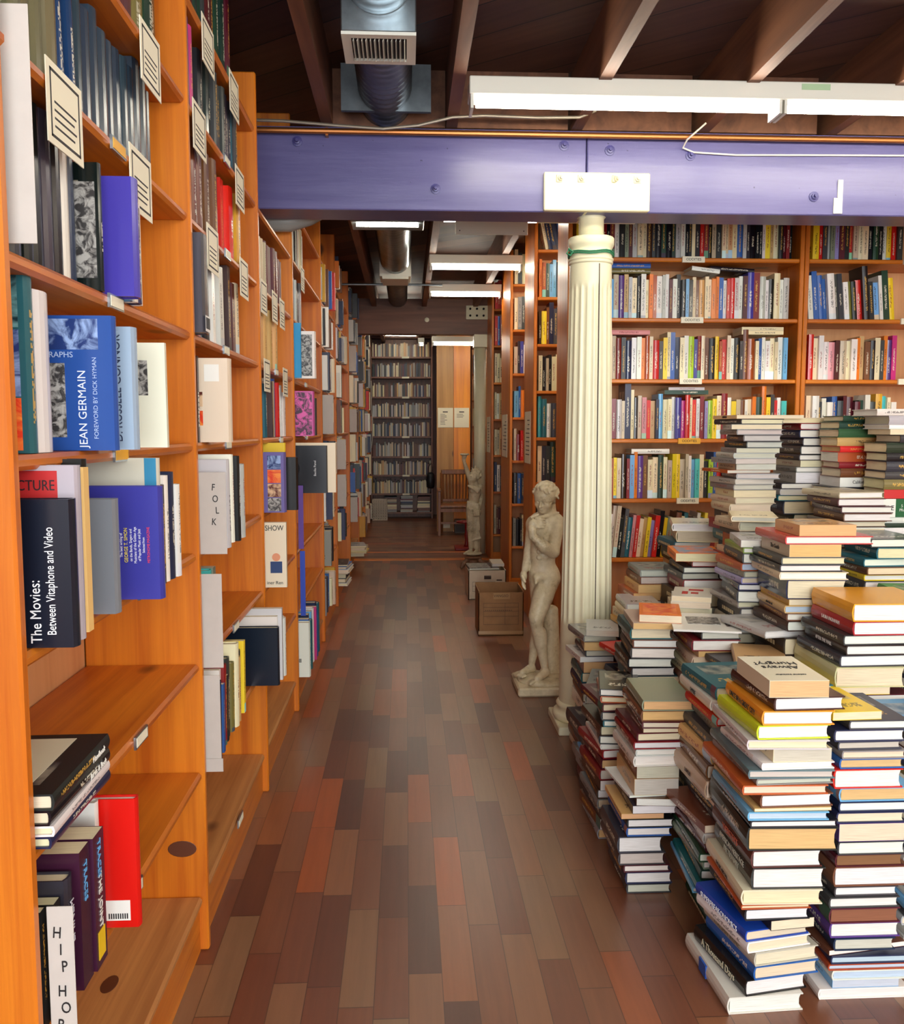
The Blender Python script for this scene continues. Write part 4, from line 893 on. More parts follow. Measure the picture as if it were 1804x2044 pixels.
# -- third bookcase
lrow(2, 3.09, 3.34, LZ[6], ['cream', 'beige'], (0.165, 0.175), (0.028, 0.034), 'in the cream run above the small notice cards', kinds=('hardcover',))
lrow(2, 3.35, 3.80, LZ[6], ['maroon'], (0.185, 0.2), (0.034, 0.04), 'in the white-topped maroon run', 'the cream run', kinds=('hardcover',))
lrow(2, 3.09, 3.62, LZ[5], ['tan'], (0.17, 0.20), (0.026, 0.034), 'in the tan run of the third wall bookcase', kinds=('hardcover',))
lrow(2, 3.09, 3.80, LZ[4], ['blue', 'red', 'white', 'yellow', 'teal', 'white', 'white', 'brown', 'dark red', 'dark brown', 'beige'], (0.17, 0.215), (0.02, 0.04), 'on the third wall bookcase below the tan run', lean=0.02, gap=0.006)
o = up(3.09, LZ[3], 0.2, 0.205, 0.05, 'lavender', 'book with a strip of four portrait photographs on its cover', x=-0.415, plainj=True, exact=rgb(110, 100, 160))
for k, m_ in enumerate(('blueprint', 'orangeprint', 'magprint', 'bwprint')): art(o, 0.01, 0.055, 0.005 + 0.048 * (3 - k), 0.05 + 0.048 * (3 - k), M[m_])
up(3.18, LZ[3], 0.2, 0.185, 0.04, 'black', 'black pebbled album beside the portrait strip book', x=-0.385, plainj=True)
up(3.23, LZ[3], 0.2, 0.235, 0.02, 'yellow', 'yellow edged book behind the portrait strip book', x=-0.43)
up(3.27, LZ[3], 0.2, 0.225, 0.03, 'charcoal', 'charcoal book behind the yellow edged one', x=-0.45)
o = up(3.10, LZ[2], 0.2, 0.225, 0.02, 'cream', 'cream comic paperback lettered SHOW on the third bookcase', x=-0.412, kind='paperback', plainj=True, exact=rgb(236, 224, 196)); ctext(o, 'SHOW', 0.04, 0.205, 0.026, M['ink'], flat=True, sx=.8)
art(o, 0.015, 0.055, 0.05, 0.09, ink((30, 60, 110)), 'drawn_coat'); MB().lathe([(0.014, -0.001), (0.014, -0.0001)], 18, 0.035, 0.105).obj('drawn_head', ink((224, 150, 110)), o); ctext(o, 'iner Ren', 0.04, 0.016, 0.016, M['ink'], flat=True)
# -- fourth bookcase
lrow(3, 3.99, 4.60, LZ[7], ['white', 'cream', 'white', 'black', 'beige'], (0.19, 0.225), (0.02, 0.03), 'in the narrow white row high past the beam', kinds=('paperback',))
lrow(3, 3.99, 4.50, LZ[6], ['charcoal', 'white', 'pale grey', 'charcoal'], (0.19, 0.21), (0.02, 0.03), 'in the grey striped row past the beam')
up(3.99, LZ[5], 0.2, 0.235, 0.02, 'turquoise', 'bright blue book by the fourth wall bookcase upright', x=-0.455, plainj=True, exact=rgb(30, 150, 206))
o = up(4.04, LZ[5], 0.2, 0.205, 0.05, 'white', 'black and white patterned jacket beside the bright blue book', x=-0.40); art(o, 0.01, 0.06, 0.01, 0.19, M['bwprint'])
o = up(3.99, LZ[4], 0.22, 0.195, 0.05, 'pink', 'pink photographic jacket on the fourth wall bookcase', x=-0.405, plainj=True, exact=rgb(214, 96, 170)); art(o, 0.004, 0.1, 0.004, 0.19, M['pinkprint'])
lrow(3, 4.05, 4.35, LZ[4], ['white', 'pale grey', 'charcoal', 'white'], (0.17, 0.195), (0.02, 0.04), 'past the pink photographic jacket', 'that jacket', front=-0.42)
o = up(4.02, LZ[3], 0.26, 0.21, 0.03, 'charcoal', 'square black album cover with a round emblem', x=-0.352, plainj=True, exact=rgb(32, 34, 40)); MB().tube([(0.16 + 0.04 * math.cos(a * math.pi / 12), 0.11 + 0.04 * math.sin(a * math.pi / 12), -0.001) for a in range(25)], 0.0022, 5).obj('round_emblem', M['ink'], o); ctext(o, 'Bacilia Panel', 0.05, 0.11, 0.014, ink((225, 225, 225)))
up(4.055, LZ[3], 0.27, 0.222, 0.02, 'cream', 'cream album sleeve right behind the square black cover', x=-0.315, plainj=True)
up(4.12, LZ[3], 0.27, 0.215, 0.04, 'black', 'black album sleeve past the cream one', x=-0.335)
lrow(3, 3.99, 4.5, LZ[0], ['white', 'blue', 'navy', 'teal', 'sky-blue', 'blue', 'white', 'magenta'], (0.22, 0.27), (0.02, 0.04), 'at the foot of the fourth wall bookcase', front=-0.43, lean=0.02, gap=0.006)
# -- fifth to ninth: mixed rows and grey file boxes
def file_box(y, z, x, w, h, t_, label, mat='card'):
    b = thing('file_box', label, 'file box')
    MB().box(x - w, x, y, y + t_, z + .001, z + h, bev=0.002).obj('box_shell', M[mat], b)
    MB().box(x - 0.0001, x + 0.0006, y + t_ * .3, y + t_ * .7, z + h * .3, z + h * .8).obj('spine_slip', M['paper'], b)
    return b
un_ = ['fifth', 'sixth', 'seventh', 'eighth', 'ninth']
fpal = ['white', 'cream', 'black', 'charcoal', 'charcoal', 'grey', 'black', 'navy', 'red', 'mustard', 'beige', 'grey', 'brown', 'navy', 'pale grey', 'cream', 'white', 'pale grey', 'orange', 'blue', 'beige']
slev = ['bottom', 'second', 'third', 'fourth', 'fifth', 'sixth', 'seventh', 'eighth', 'ninth']
for u in range(4, 9):
    y0, y1 = UY[u] + 0.03, UY[u + 1] - 0.03
    fr = -0.44 if u < 7 else -0.45
    for i, z in enumerate(LZ):
        if u == 4 and i in (8,): continue
        if i == 0 and u in (5, 6): continue
        box = (u == 4 and i == 4) or (u == 5 and i in (3, 2)) or (u == 6 and i in (6, 4, 1))
        ya = y0
        if box:
            file_box(y0, z, fr + 0.02, 0.20, R.uniform(0.19, 0.23), 0.05, 'grey file box at the near end of the %s shelf of the %s wall bookcase' % (slev[i], un_[u - 4])); ya = y0 + 0.06
        L_ = R.uniform(0.35, 0.7) if u < 7 else R.uniform(0.5, 0.8)
        cols = [R.choice(fpal) for _ in range(14)]
        if u == 4 and not box and i in (1, 3, 5):
            row = standing('+X', ya, min(y1, ya + L_), z + .001, fr, (0.17, 0.225), cols=cols, tr=(0.03, 0.055), kinds=('hardcover', 'paperback'), prot=0.06, wr=(0.17, 0.19), gap=0.004, lean=R.choice((0, 0, 0.03)))
            finish_row(row, 'on %s shelf of the %s wall bookcase' % (slev[i], un_[u - 4]), 'the near end')
        else: stuff_row('+X', ya, min(y1, ya + L_), z + .001, fr + (0.03 if u > 5 else 0), (0.16, 0.235), cols, (0.02, 0.05), prot=.09, wr=(.17, .2))
o = up(6.34, LZ[4], 0.22, 0.21, 0.03, 'turquoise', 'bright blue jacket lettered GENE PITNEY jutting from the sixth bookcase', x=-0.36, plainj=True, exact=rgb(24, 130, 180)) if False else None
# piles of papers on the floor by the seventh bookcase
def lay_pile(x, y, z, items, phrase, spine='-X', rotj=0.12):
    for k, (kd, c_, T, W, H) in enumerate(items):
        o = lay(kd, c_, W, H, T, (x + R.uniform(-.015, .015), y + R.uniform(-.01, .01), z), R.uniform(-rotj, rotj), spine=spine)
        lab(o, '%s %s in the %s' % (c_, 'magazine' if kd == 'magazine' else 'book', phrase[k] if isinstance(phrase, list) else phrase)); z += T + .0006
    return z
nm = lambda base, n: ['%s, %s up' % (base, ORD[i + 1]) for i in range(n)]
lay_pile(-0.66, 6.36, LZ[0] + .001, [('hardcover', 'white', .02, .24, .27), ('hardcover', 'charcoal', .03, .24, .27), ('paperback', 'white', .03, .22, .25), ('magazine', 'grey', .01, .24, .28), ('hardcover', 'white', .025, .25, .28), ('hardcover', 'blue', .02, .24, .28), ('magazine', 'charcoal', .01, .24, .28)], nm('low pile in the sixth wall bookcase', 7))
lay_pile(-0.62, 7.80, LZ[0] + .001, [('paperback', 'cream', .03, .26, .28), ('magazine', 'yellow', .012, .27, .28), ('magazine', 'cream', .014, .26, .28), ('paperback', 'cream', .02, .26, .28), ('magazine', 'pale grey', .012, .26, .28)], nm('paper pile at the seventh wall bookcase', 5))

# ------------------------------------------------------------------ far end
fb = thing('far_bookcase', 'tall dark bookcase closing the far end of the aisle', 'bookcase')
FZ = [0.09, 0.35, 0.608, 0.864, 1.14, 1.408, 1.682, 1.954, 2.226]
for x in (-0.475, -0.03, 0.36): MB().box(x - 0.012, x + 0.012, 12.5, 12.78, 0, 2.56).obj('side_panel', M['dark_z'], fb) if x != -0.03 else None
MB().box(-0.463, 0.348, 12.77, 12.78, 0, 2.56).obj('back_panel', M['dark_z'], fb)
for z in FZ + [2.5]:
    MB().box(-0.463, 0.348, 12.5, 12.77, z - 0.022, z).obj('shelf', M['dark_z'], fb)
    if 0.3 < z < 2.3: MB().box(-0.05, 0.05, 12.494, 12.5, z - 0.024, z + 0.002).obj('shelf_label', M['paper'], fb)
# books of the far case: too many and small to count
FARP = ['beige', 'beige', 'pale grey', 'pale grey', 'cream', 'cream', 'charcoal', 'brown', 'maroon', 'grey', 'tan', 'navy', 'black', 'brown']
def far_box(x0, x1, y0, y1, z0, z1, c_):
    pts = [(x, y, z) for z in (z0, z1) for y in (y0, y1) for x in (x0, x1)]
    stuff_geo(pts, [(0, 2, 3, 1), (4, 5, 7, 6), (0, 1, 5, 4), (2, 6, 7, 3), (0, 4, 6, 2), (1, 3, 7, 5)], Matrix(), [palcol(c_)] * 6)
for z in FZ[1:]:
    x = -0.455
    while x < 0.33:
        T = R.uniform(0.010, 0.024); H = R.uniform(0.15, 0.20)
        far_box(x, x + T, 12.53 + R.uniform(0, .02), 12.70, z + .001, z + H, R.choice(FARP)); x += T + 0.0012
z = FZ[0]
for x in (-0.30, -0.08, 0.16):
    zz = z + .001
    while zz < 0.30:
        T = R.uniform(0.012, 0.024); far_box(x + R.uniform(-.01, .01), x + 0.17, 12.51, 12.72, zz, zz + T, R.choice(FARP)); zz += T + .001
# end panel of two boards
ep = thing('board_panel', 'range end panel of two boards, one greyed one amber, with notices', 'panel')
MB().box(0.372, 0.572, 10.9, 10.94, 0, 2.42).obj('board', M['panel_a'], ep)
MB().box(0.576, 0.776, 10.9, 10.94, 0, 2.42).obj('board', M['panel_b'], ep)
for k, (x0, x1) in enumerate(((0.385, 0.568), (0.582, 0.762))):
    n_ = tag(MB().box(x0, x1, 10.893, 10.899, 1.26, 1.495).obj('paper_notice', M['paper']), ['paper notice on the greyed board behind the chair', 'paper notice on the amber board behind the chair'][k], 'notice')
    MB().box(x0 + .06, x0 + .12, 10.8925, 10.893, 1.44, 1.452).obj('notice_heading', M['ink'], n_)
    b = MB()
    for j in range(8 if k == 0 else 3): b.box(x0 + .03, x0 + .03 + R.uniform(.05, .09), 10.8925, 10.893, 1.415 - j * .017, 1.420 - j * .017)
    b.obj('notice_text', M['seam'], n_)
# bookcase glimpsed past the amber board
f5 = frontal_case('bookcase glimpsed between the amber board and the far post', 0.83, 1.6, 11.1, 0.28, [0.3, 0.62, 0.95, 1.28, 1.6, 1.93, 2.25], 2.5, side=(False, True))
for i, z in enumerate([2.25, 1.93, 1.6, 1.28, 0.95, 0.62]):
    stuff_row('-Y', 0.835, 0.98, z + .001, 11.12, (0.21, 0.26), [['navy', 'teal', 'charcoal'], ['black', 'charcoal'], ['tan', 'cream'], ['cream', 'dark red'], ['orange', 'red', 'blue'], ['white', 'cream']][i], (0.02, 0.03))
# side stack of things along the end of the far bookcase
o = MB().tube([(-0.47, 12.494, 1.9), (-0.47, 12.494, 1.6), (-0.455, 12.494, 1.35), (-0.46, 12.494, 1.1), (-0.475, 12.494, 0.98)], 0.006, 6).obj('hanging_cord', M['cable']); tag(o, 'pale cord dangling beside the far dark bookcase', 'cord')

# milk crate
cr = thing('milk_crate', 'cream plastic crate with round holes before the far bookcase', 'crate')
def grid_wall(b, u0, u1, z0, z1, nu, nz, fixed, axis):
    du = (u1 - u0) / nu; dz = (z1 - z0) / nz; w_ = du * .22
    for i in range(nu + 1):
        u = u0 + du * i; a = (u - w_ / 1.0, u + w_ / 1.0)
        b.box(*((a[0], a[1], fixed, fixed + .008) if axis == 'x' else (fixed, fixed + .008, a[0], a[1])), z0, z1)
    for j in range(nz + 1):
        z = z0 + dz * j
        b.box(*((u0 - w_, u1 + w_, fixed, fixed + .008) if axis == 'x' else (fixed, fixed + .008, u0 - w_, u1 + w_)), z - w_, z + w_)
b = MB(); grid_wall(b, -0.455, -0.265, 0.012, 0.275, 6, 7, 12.22, 'x'); b.obj('crate_front', M['crate'], cr)
b = MB(); grid_wall(b, 12.23, 12.44, 0.012, 0.275, 6, 7, -0.265, 'y'); b.obj('crate_side', M['crate'], cr)
b = MB(); grid_wall(b, 12.23, 12.44, 0.012, 0.275, 6, 7, -0.463, 'y'); b.obj('crate_side', M['crate'], cr)
b = MB(); grid_wall(b, -0.455, -0.265, 0.012, 0.275, 6, 7, 12.44, 'x'); b.box(-0.455, -0.265, 12.23, 12.44, 0.003, 0.01); b.obj('crate_back', M['crate'], cr)

# chair
ch = thing('wooden_armchair', 'old slat-backed wooden armchair before the amber boards', 'chair')
Y0 = 10.42
b = MB().box(0.395, 0.775, Y0, Y0 + 0.34, 0.325, 0.355, bev=0.008); b.obj('seat', M['chair'], ch)
tilt = Matrix.Rotation(-0.12, 3, 'X')
b = MB().box(0.42, 0.76, Y0 + 0.36, Y0 + 0.385, 0.70, 0.76, bev=0.008); b.obj('back_rail', M['chair'], ch); MB().box(0.43, 0.75, Y0 + 0.335, Y0 + 0.355, 0.375, 0.41, bev=0.004).obj('back_rail', M['chair'], ch)
for i in range(8):
    x = 0.452 + i * 0.0375; MB().tube([(x, Y0 + 0.345, 0.40), (x + (i - 3.5) * .003, Y0 + 0.372, 0.71)], 0.011, 8).obj('back_slat', M['chair'], ch)
for x in (0.425, 0.755):
    MB().tube([(x, Y0 + 0.33, 0.0), (x, Y0 + 0.335, 0.36), (x + (0.0), Y0 + 0.375, 0.72)], 0.016, 8).obj('rear_leg', M['chair'], ch)
for x in (0.385, 0.785): 
    MB().box(x - 0.016, x + 0.016, Y0 - 0.005, Y0 + 0.027, 0, 0.52, bev=0.003).obj('front_leg', M['chair'], ch)
    MB().box(x - 0.024, x + 0.024, Y0 - 0.03, Y0 + 0.37, 0.52, 0.542, bev=0.006).obj('armrest', M['chair'], ch)
MB().box(0.40, 0.77, Y0 + 0.005, Y0 + 0.02, 0.28, 0.322).obj('apron', M['chair'], ch)
MB().box(0.40, 0.77, Y0 + 0.005, Y0 + 0.02, 0.14, 0.165).obj('stretcher', M['chair'], ch)
o = MB().box(0.44, 0.53, 10.84, 10.86, 0.05, 0.10).obj('outlet_strip', M['paper']); tag(o, 'pale power outlet low on the boards beneath the chair', 'outlet')
o = thing('storage_crate', 'small grey box under the wooden armchair', 'box'); MB().box(0.58, 0.72, 10.70, 10.86, 0, 0.16, bev=0.003).obj('box_shell', plain('grey_box', rgb(110, 104, 96), 0.5), o); MB().box(0.59, 0.71, 10.695, 10.70, 0.02, 0.14).obj('box_front', plain('dark_box_front', rgb(70, 60, 54), .5), o)
# black bag hanging on the far shelf end
bg = thing('black_bag', 'dark bag hanging at the end of the far bookcase', 'bag')
b = MB(); b.lathe([(0.035, 0.43), (0.055, 0.45), (0.058, 0.55), (0.05, 0.62), (0.03, 0.645), (0.01, 0.65)], 18, 0.335, 12.36); b.obj('bag_body', M['black_bag'], bg, True)
MB().tube([(0.30, 12.36, 0.64), (0.31, 12.38, 0.72), (0.335, 12.46, 0.76), (0.358, 12.497, 0.76), (0.36, 12.38, 0.72), (0.36, 12.36, 0.64)], 0.005, 6).obj('bag_strap', M['black_bag'], bg)

# red iron stand
rs = thing('red_stand', 'dark red iron stand with a round rim behind the torch statue', 'stand')
MB().box(0.50, 0.66, 9.15, 9.40, 0, 0.03, bev=0.006).obj('stand_base', M['red_iron'], rs)
MB().lathe([(0.030, 0.03), (0.022, 0.05), (0.018, 0.10), (0.026, 0.14), (0.018, 0.18), (0.02, 0.27)], 16, 0.625, 9.28).obj('stand_post', M['red_iron'], rs, True)
MB().tube([(0.60 + 0.075 * math.cos(a * math.pi / 12), 9.28 + 0.075 * math.sin(a * math.pi / 12), 0.285) for a in range(25)], 0.010, 8).obj('round_rim', M['red_iron'], rs, True)
MB().box(0.53, 0.67, 9.274, 9.286, 0.275, 0.287).obj('rim_spoke', M['red_iron'], rs)

# ------------------------------------------------------------------ boxes by the shelves
cb = thing('cardboard_box', 'open brown cardboard box taped across its front', 'box')
x0, x1, y0, y1, h = 0.432, 0.705, 5.34, 5.60, 0.275
b = MB().box(x0, x1, y0, y0 + .005, 0, h - .01).box(x0, x1, y1 - .005, y1, 0, h + .01).box(x0, x0 + .005, y0, y1, 0, h).box(x1 - .005, x1, y0, y1, 0, h).box(x0, x1, y0, y1, 0.001, .006); b.obj('box_walls', M['kraft'], cb)
MB().box(x0 + .09, x0 + .19, y0 - .001, y0, h - .05, h - .012).obj('tape_strip', M['tape'], cb)
MB().box(x0, x1, y0 - .001, y0, 0.012, 0.03).obj('tape_strip', M['tape'], cb)
b = MB()
for z in (0.20, 0.175, 0.15, 0.12, 0.07): b.box(x0 + .03, x1 - .03, y0 - .0008, y0, z, z + .0015)
for x in (x0 + .03, x0 + .16, x1 - .032): b.box(x, x + .0015, y0 - .0008, y0, 0.07, 0.2)
for k in range(14): b.box(x0 + .04 + k * .012, x0 + .047 + k * .012, y0 - .0008, y0, 0.155, 0.158)
b.obj('printed_form', M['seam'], cb)
text('box_lettering', 'VANGSO', ((x0 + x1) / 2, y0 - .0012, h - .03), (1, 0, 0), (0, -1, 0), 0.022, M['seam'], cb)
bb = thing('storage_box', 'white cardboard storage box with a hand hole, topped with papers', 'box')
x0, x1, y0, y1, h = 0.452, 0.728, 6.5, 6.86, 0.215
b = MB().box(x0, x1, y0, y0 + .006, 0, h).box(x0, x1, y1 - .006, y1, 0, h).box(x0, x0 + .006, y0, y1, 0, h).box(x1 - .006, x1, y0, y1, 0, h).box(x0, x1, y0, y1, 0.001, .006); b.obj('box_walls', M['bankers'], bb)
MB().tube([(x0 + .115, y0 - .0006, h - .05), (x0 + .165, y0 - .0006, h - .05)], 0.013, 12).obj('hand_hole', M['seam'], bb)
b = MB()
for z in (0.13, 0.10, 0.06): b.box(x0 + .03, x1 - .08, y0 - .0008, y0, z, z + .0018)
b.box(x1 - .07, x1 - .03, y0 - .0008, y0, 0.14, 0.148); b.box(x0 + .03, x0 + .0315, y0 - .0008, y0, .06, .13); b.obj('printed_form', M['seam'], bb)
o = lab(lay('magazine', 'charcoal', 0.22, 0.27, 0.012, (0.46, 6.52, 0.2165), 0.05, plainj=True, page='w'), 'magazine with a dark snowy photograph draped over the storage box'); MB().box(0.004, 0.16, 0.01, 0.25, 0.012, 0.0128).obj('cover_picture', M['bwprint'], o)
o = lab(lay('magazine', 'white', 0.20, 0.26, 0.010, (0.52, 6.56, 0.2295), -0.1, plainj=True, page='w'), 'white magazine on the storage box') if False else None
lab(lay('paperback', 'cream', 0.09, 0.25, 0.02, (0.635, 6.60, 0.2295), 0.0, page='w', plainj=True, exact=rgb(224, 220, 200)), 'cream pad lying on the dark magazine on the storage box')

# ------------------------------------------------------------------ sculpture by blended solids
def sculpt(prims, lo, hi, res, grow=0.0):
    lo = np.array(lo, float); hi = np.array(hi, float)
    n = np.ceil((hi - lo) / res).astype(int) + 1
    D = np.full(n, 1.0, np.float32)
    ax = [lo[i] + np.arange(n[i]) * res for i in range(3)]
    for p in prims:
        k = p.get('k', 0.012); pad = k * 2 + res * 3
        if p['t'] == 'c':
            a, b_ = np.array(p['a'], float), np.array(p['b'], float); ra, rb = p['ra'], p['rb']
            mn = np.minimum(a - ra, b_ - rb) - pad; mx = np.maximum(a + ra, b_ + rb) + pad
        else:
            a = np.array(p['c'], float); r = np.array(p['r'], float); mn = a - r.max() - pad; mx = a + r.max() + pad
        i0 = np.clip(np.floor((mn - lo) / res).astype(int), 0, n); i1 = np.clip(np.ceil((mx - lo) / res).astype(int) + 1, 0, n)
        if np.any(i1 <= i0): continue
        X, Y, Z = np.meshgrid(ax[0][i0[0]:i1[0]], ax[1][i0[1]:i1[1]], ax[2][i0[2]:i1[2]], indexing='ij')
        if p['t'] == 'c':
            ab = b_ - a; L2 = max(1e-9, ab @ ab)
            t = np.clip(((X - a[0]) * ab[0] + (Y - a[1]) * ab[1] + (Z - a[2]) * ab[2]) / L2, 0, 1)
            d = np.sqrt((X - a[0] - t * ab[0]) ** 2 + (Y - a[1] - t * ab[1]) ** 2 + (Z - a[2] - t * ab[2]) ** 2) - (ra + (rb - ra) * t)
        else:
            P = np.stack([X - a[0], Y - a[1], Z - a[2]], -1)
            if 'rot' in p: P = P @ np.array(p['rot'])
            q = P / r; l = np.sqrt((q ** 2).sum(-1)); g_ = np.sqrt(((q / r) ** 2).sum(-1)) + 1e-9
            d = l * (l - 1.0) / g_
        S_ = D[i0[0]:i1[0], i0[1]:i1[1], i0[2]:i1[2]]
        if p.get('sub'):
            d = -d; h_ = np.maximum(k - np.abs(S_ - d), 0) / k; D[i0[0]:i1[0], i0[1]:i1[1], i0[2]:i1[2]] = np.maximum(S_, d) + h_ * h_ * k * .25
        else:
            h_ = np.maximum(k - np.abs(S_ - d), 0) / k; D[i0[0]:i1[0], i0[1]:i1[1], i0[2]:i1[2]] = np.minimum(S_, d) - h_ * h_ * k * .25
    D -= grow
    # surface nets
    ins = D < 0
    cs = sum(ins[i:n[0] - 1 + i, j:n[1] - 1 + j, k_:n[2] - 1 + k_].astype(np.int8) for i in (0, 1) for j in (0, 1) for k_ in (0, 1))
    act = (cs > 0) & (cs < 8); idx = -np.ones(act.shape, int); ii = np.argwhere(act); idx[act] = np.arange(len(ii))
    acc = np.zeros((len(ii), 3)); cnt = np.zeros(len(ii))
    cor = [(i, j, k_) for i in (0, 1) for j in (0, 1) for k_ in (0, 1)]
    for c0 in cor:
        for axn in range(3):
            if c0[axn] == 1: continue
            c1 = list(c0); c1[axn] = 1
            d0 = D[ii[:, 0] + c0[0], ii[:, 1] + c0[1], ii[:, 2] + c0[2]]; d1 = D[ii[:, 0] + c1[0], ii[:, 1] + c1[1], ii[:, 2] + c1[2]]
            m = (d0 < 0) != (d1 < 0); t = np.where(m, d0 / (d0 - d1 + 1e-12), 0)
            pt = np.array(c0, float)[None, :].repeat(len(ii), 0); pt[:, axn] += t
            acc[m] += pt[m]; cnt[m] += 1
    V = lo + (ii + acc / cnt[:, None]) * res
    F = []
    for axn in range(3):
        sl0 = [slice(1, n[i] - 1) for i in range(3)]; sl0[axn] = slice(0, n[axn] - 1)
        sl1 = list(sl0); sl1[axn] = slice(1, n[axn])
        a_ = ins[tuple(sl0)]; b_ = ins[tuple(sl1)]
        u, v = [(1, 2), (2, 0), (0, 1)][axn]
        for flip, mm in ((False, a_ & ~b_), (True, ~a_ & b_)):
            q = np.argwhere(mm)
            if not len(q): continue
            off = np.ones(3, int); off[axn] = 0; q = q + off
            def at(du, dv):
                r_ = q.copy(); r_[:, u] -= du; r_[:, v] -= dv; return idx[r_[:, 0], r_[:, 1], r_[:, 2]]
            quad = [at(1, 1), at(0, 1), at(0, 0), at(1, 0)]
            if flip: quad = quad[::-1]
            F.append(np.stack(quad, 1))
    return V, np.concatenate(F)
def C(a, b, ra, rb, k=0.012, sub=False): return dict(t='c', a=a, b=b, ra=ra, rb=rb, k=k, sub=sub)
def E(c, r, k=0.012, sub=False, rot=None):
    d = dict(t='e', c=c, r=r, k=k, sub=sub)
    if rot is not None: d['rot'] = [list(v_) for v_ in rot]
    return d
def rz(a): return Matrix.Rotation(a, 3, 'Z')
def frame_head(c, yaw, pitch, roll=0.0): return Matrix.Rotation(yaw, 3, 'Z') @ Matrix.Rotation(roll, 3, 'Y') @ Matrix.Rotation(pitch, 3, 'X')

def add_head(P, c, s, Rm, hair=True, seed=1, k=0.006):
    """a face looking along local -y; s = head height"""
    rr = random.Random(seed)
    def w(x, y, z): return tuple(Vector(c) + Rm @ Vector((x * s, y * s, z * s)))
    rot = [[Rm[i][j] for j in range(3)] for i in range(3)]
    def el(x, y, z, a, b_, d, kk=k, sub=False): P.append(E(w(x, y, z), (a * s, b_ * s, d * s), kk, sub, rot))
    el(0, 0.03, 0.12, .36, .42, .36)          # skull
    el(0, -.10, -.12, .27, .27, .36)           # face
    el(0, -.20, -.36, .15, .13, .11)           # chin
    el(0, -.22, .02, .27, .14, .10)            # brow
    el(-.115, -.36, -.045, .075, .06, .05, .003, True); el(.115, -.36, -.045, .075, .06, .05, .003, True)
    el(-.115, -.315, -.05, .052, .035, .030, .002); el(.115, -.315, -.05, .052, .035, .030, .002)
    P.append(C(w(0, -.34, .01), w(0, -.445, -.155), .026 * s, .045 * s, .004))
    el(-.045, -.385, -.165, .035, .04, .03, .003); el(.045, -.385, -.165, .035, .04, .03, .003)
    el(0, -.36, -.245, .085, .035, .020, .002); el(0, -.352, -.285, .07, .035, .022, .002)
    el(0, -.40, -.266, .09, .03, .006, .001, True)
    el(-.17, -.2, -.14, .10, .12, .12); el(.17, -.2, -.14, .10, .12, .12)
    for sx in (-1, 1): el(sx * .335, .02, -.05, .035, .07, .10, .003)
    if hair:
        for i in range(130):
            th = rr.uniform(0, 2 * math.pi); ph = rr.uniform(-0.15, 1.5)
            x = math.cos(th) * math.cos(ph); y = math.sin(th) * math.cos(ph); z = math.sin(ph)
            if y < -.25 and z < .50: continue
            if y < 0 and z < .1: continue
            a = rr.uniform(.045, .08)
            ex, ey, ez = x * .38, y * .44 + .04, z * .37 + .15
            P.append(C(w(ex, ey, ez), w(ex + rr.uniform(-.09, .09), ey + rr.uniform(-.06, .06), ez - rr.uniform(.0, .10)), a * s, a * .7 * s, .0025))

def fingers(P, base, dirv, side, n_, L, r, curl, k=0.003, thumb=None):
    d = Vector(dirv).normalized(); sd = Vector(side).normalized(); nn = Vector(n_).normalized()
    for i, (o_, l) in enumerate(((-1.5, .86), (-.5, 1.0), (.5, .95), (1.5, .78))):
        p = Vector(base) + sd * o_ * r * 1.95; q = p; dd = d.copy(); rad = r
        for j, f in enumerate((.45, .32, .25)):
            q2 = q + dd * L * l * f; P.append(C(tuple(q), tuple(q2), rad, rad * .92, k)); q = q2; rad *= .92
            dd = (Matrix.Rotation(curl, 3, sd) @ dd)
    if thumb:
        q = Vector(base) - d * L * .55 + sd * thumb * r * 3.4; dd = (d * .75 + sd * thumb * .55 + nn * .35).normalized()
        for f in (.4, .34):
            q2 = q + dd * L * f; P.append(C(tuple(q), tuple(q2), r * 1.15, r, k)); q = q2; dd = (dd + d * .4 + nn * .2).normalized()

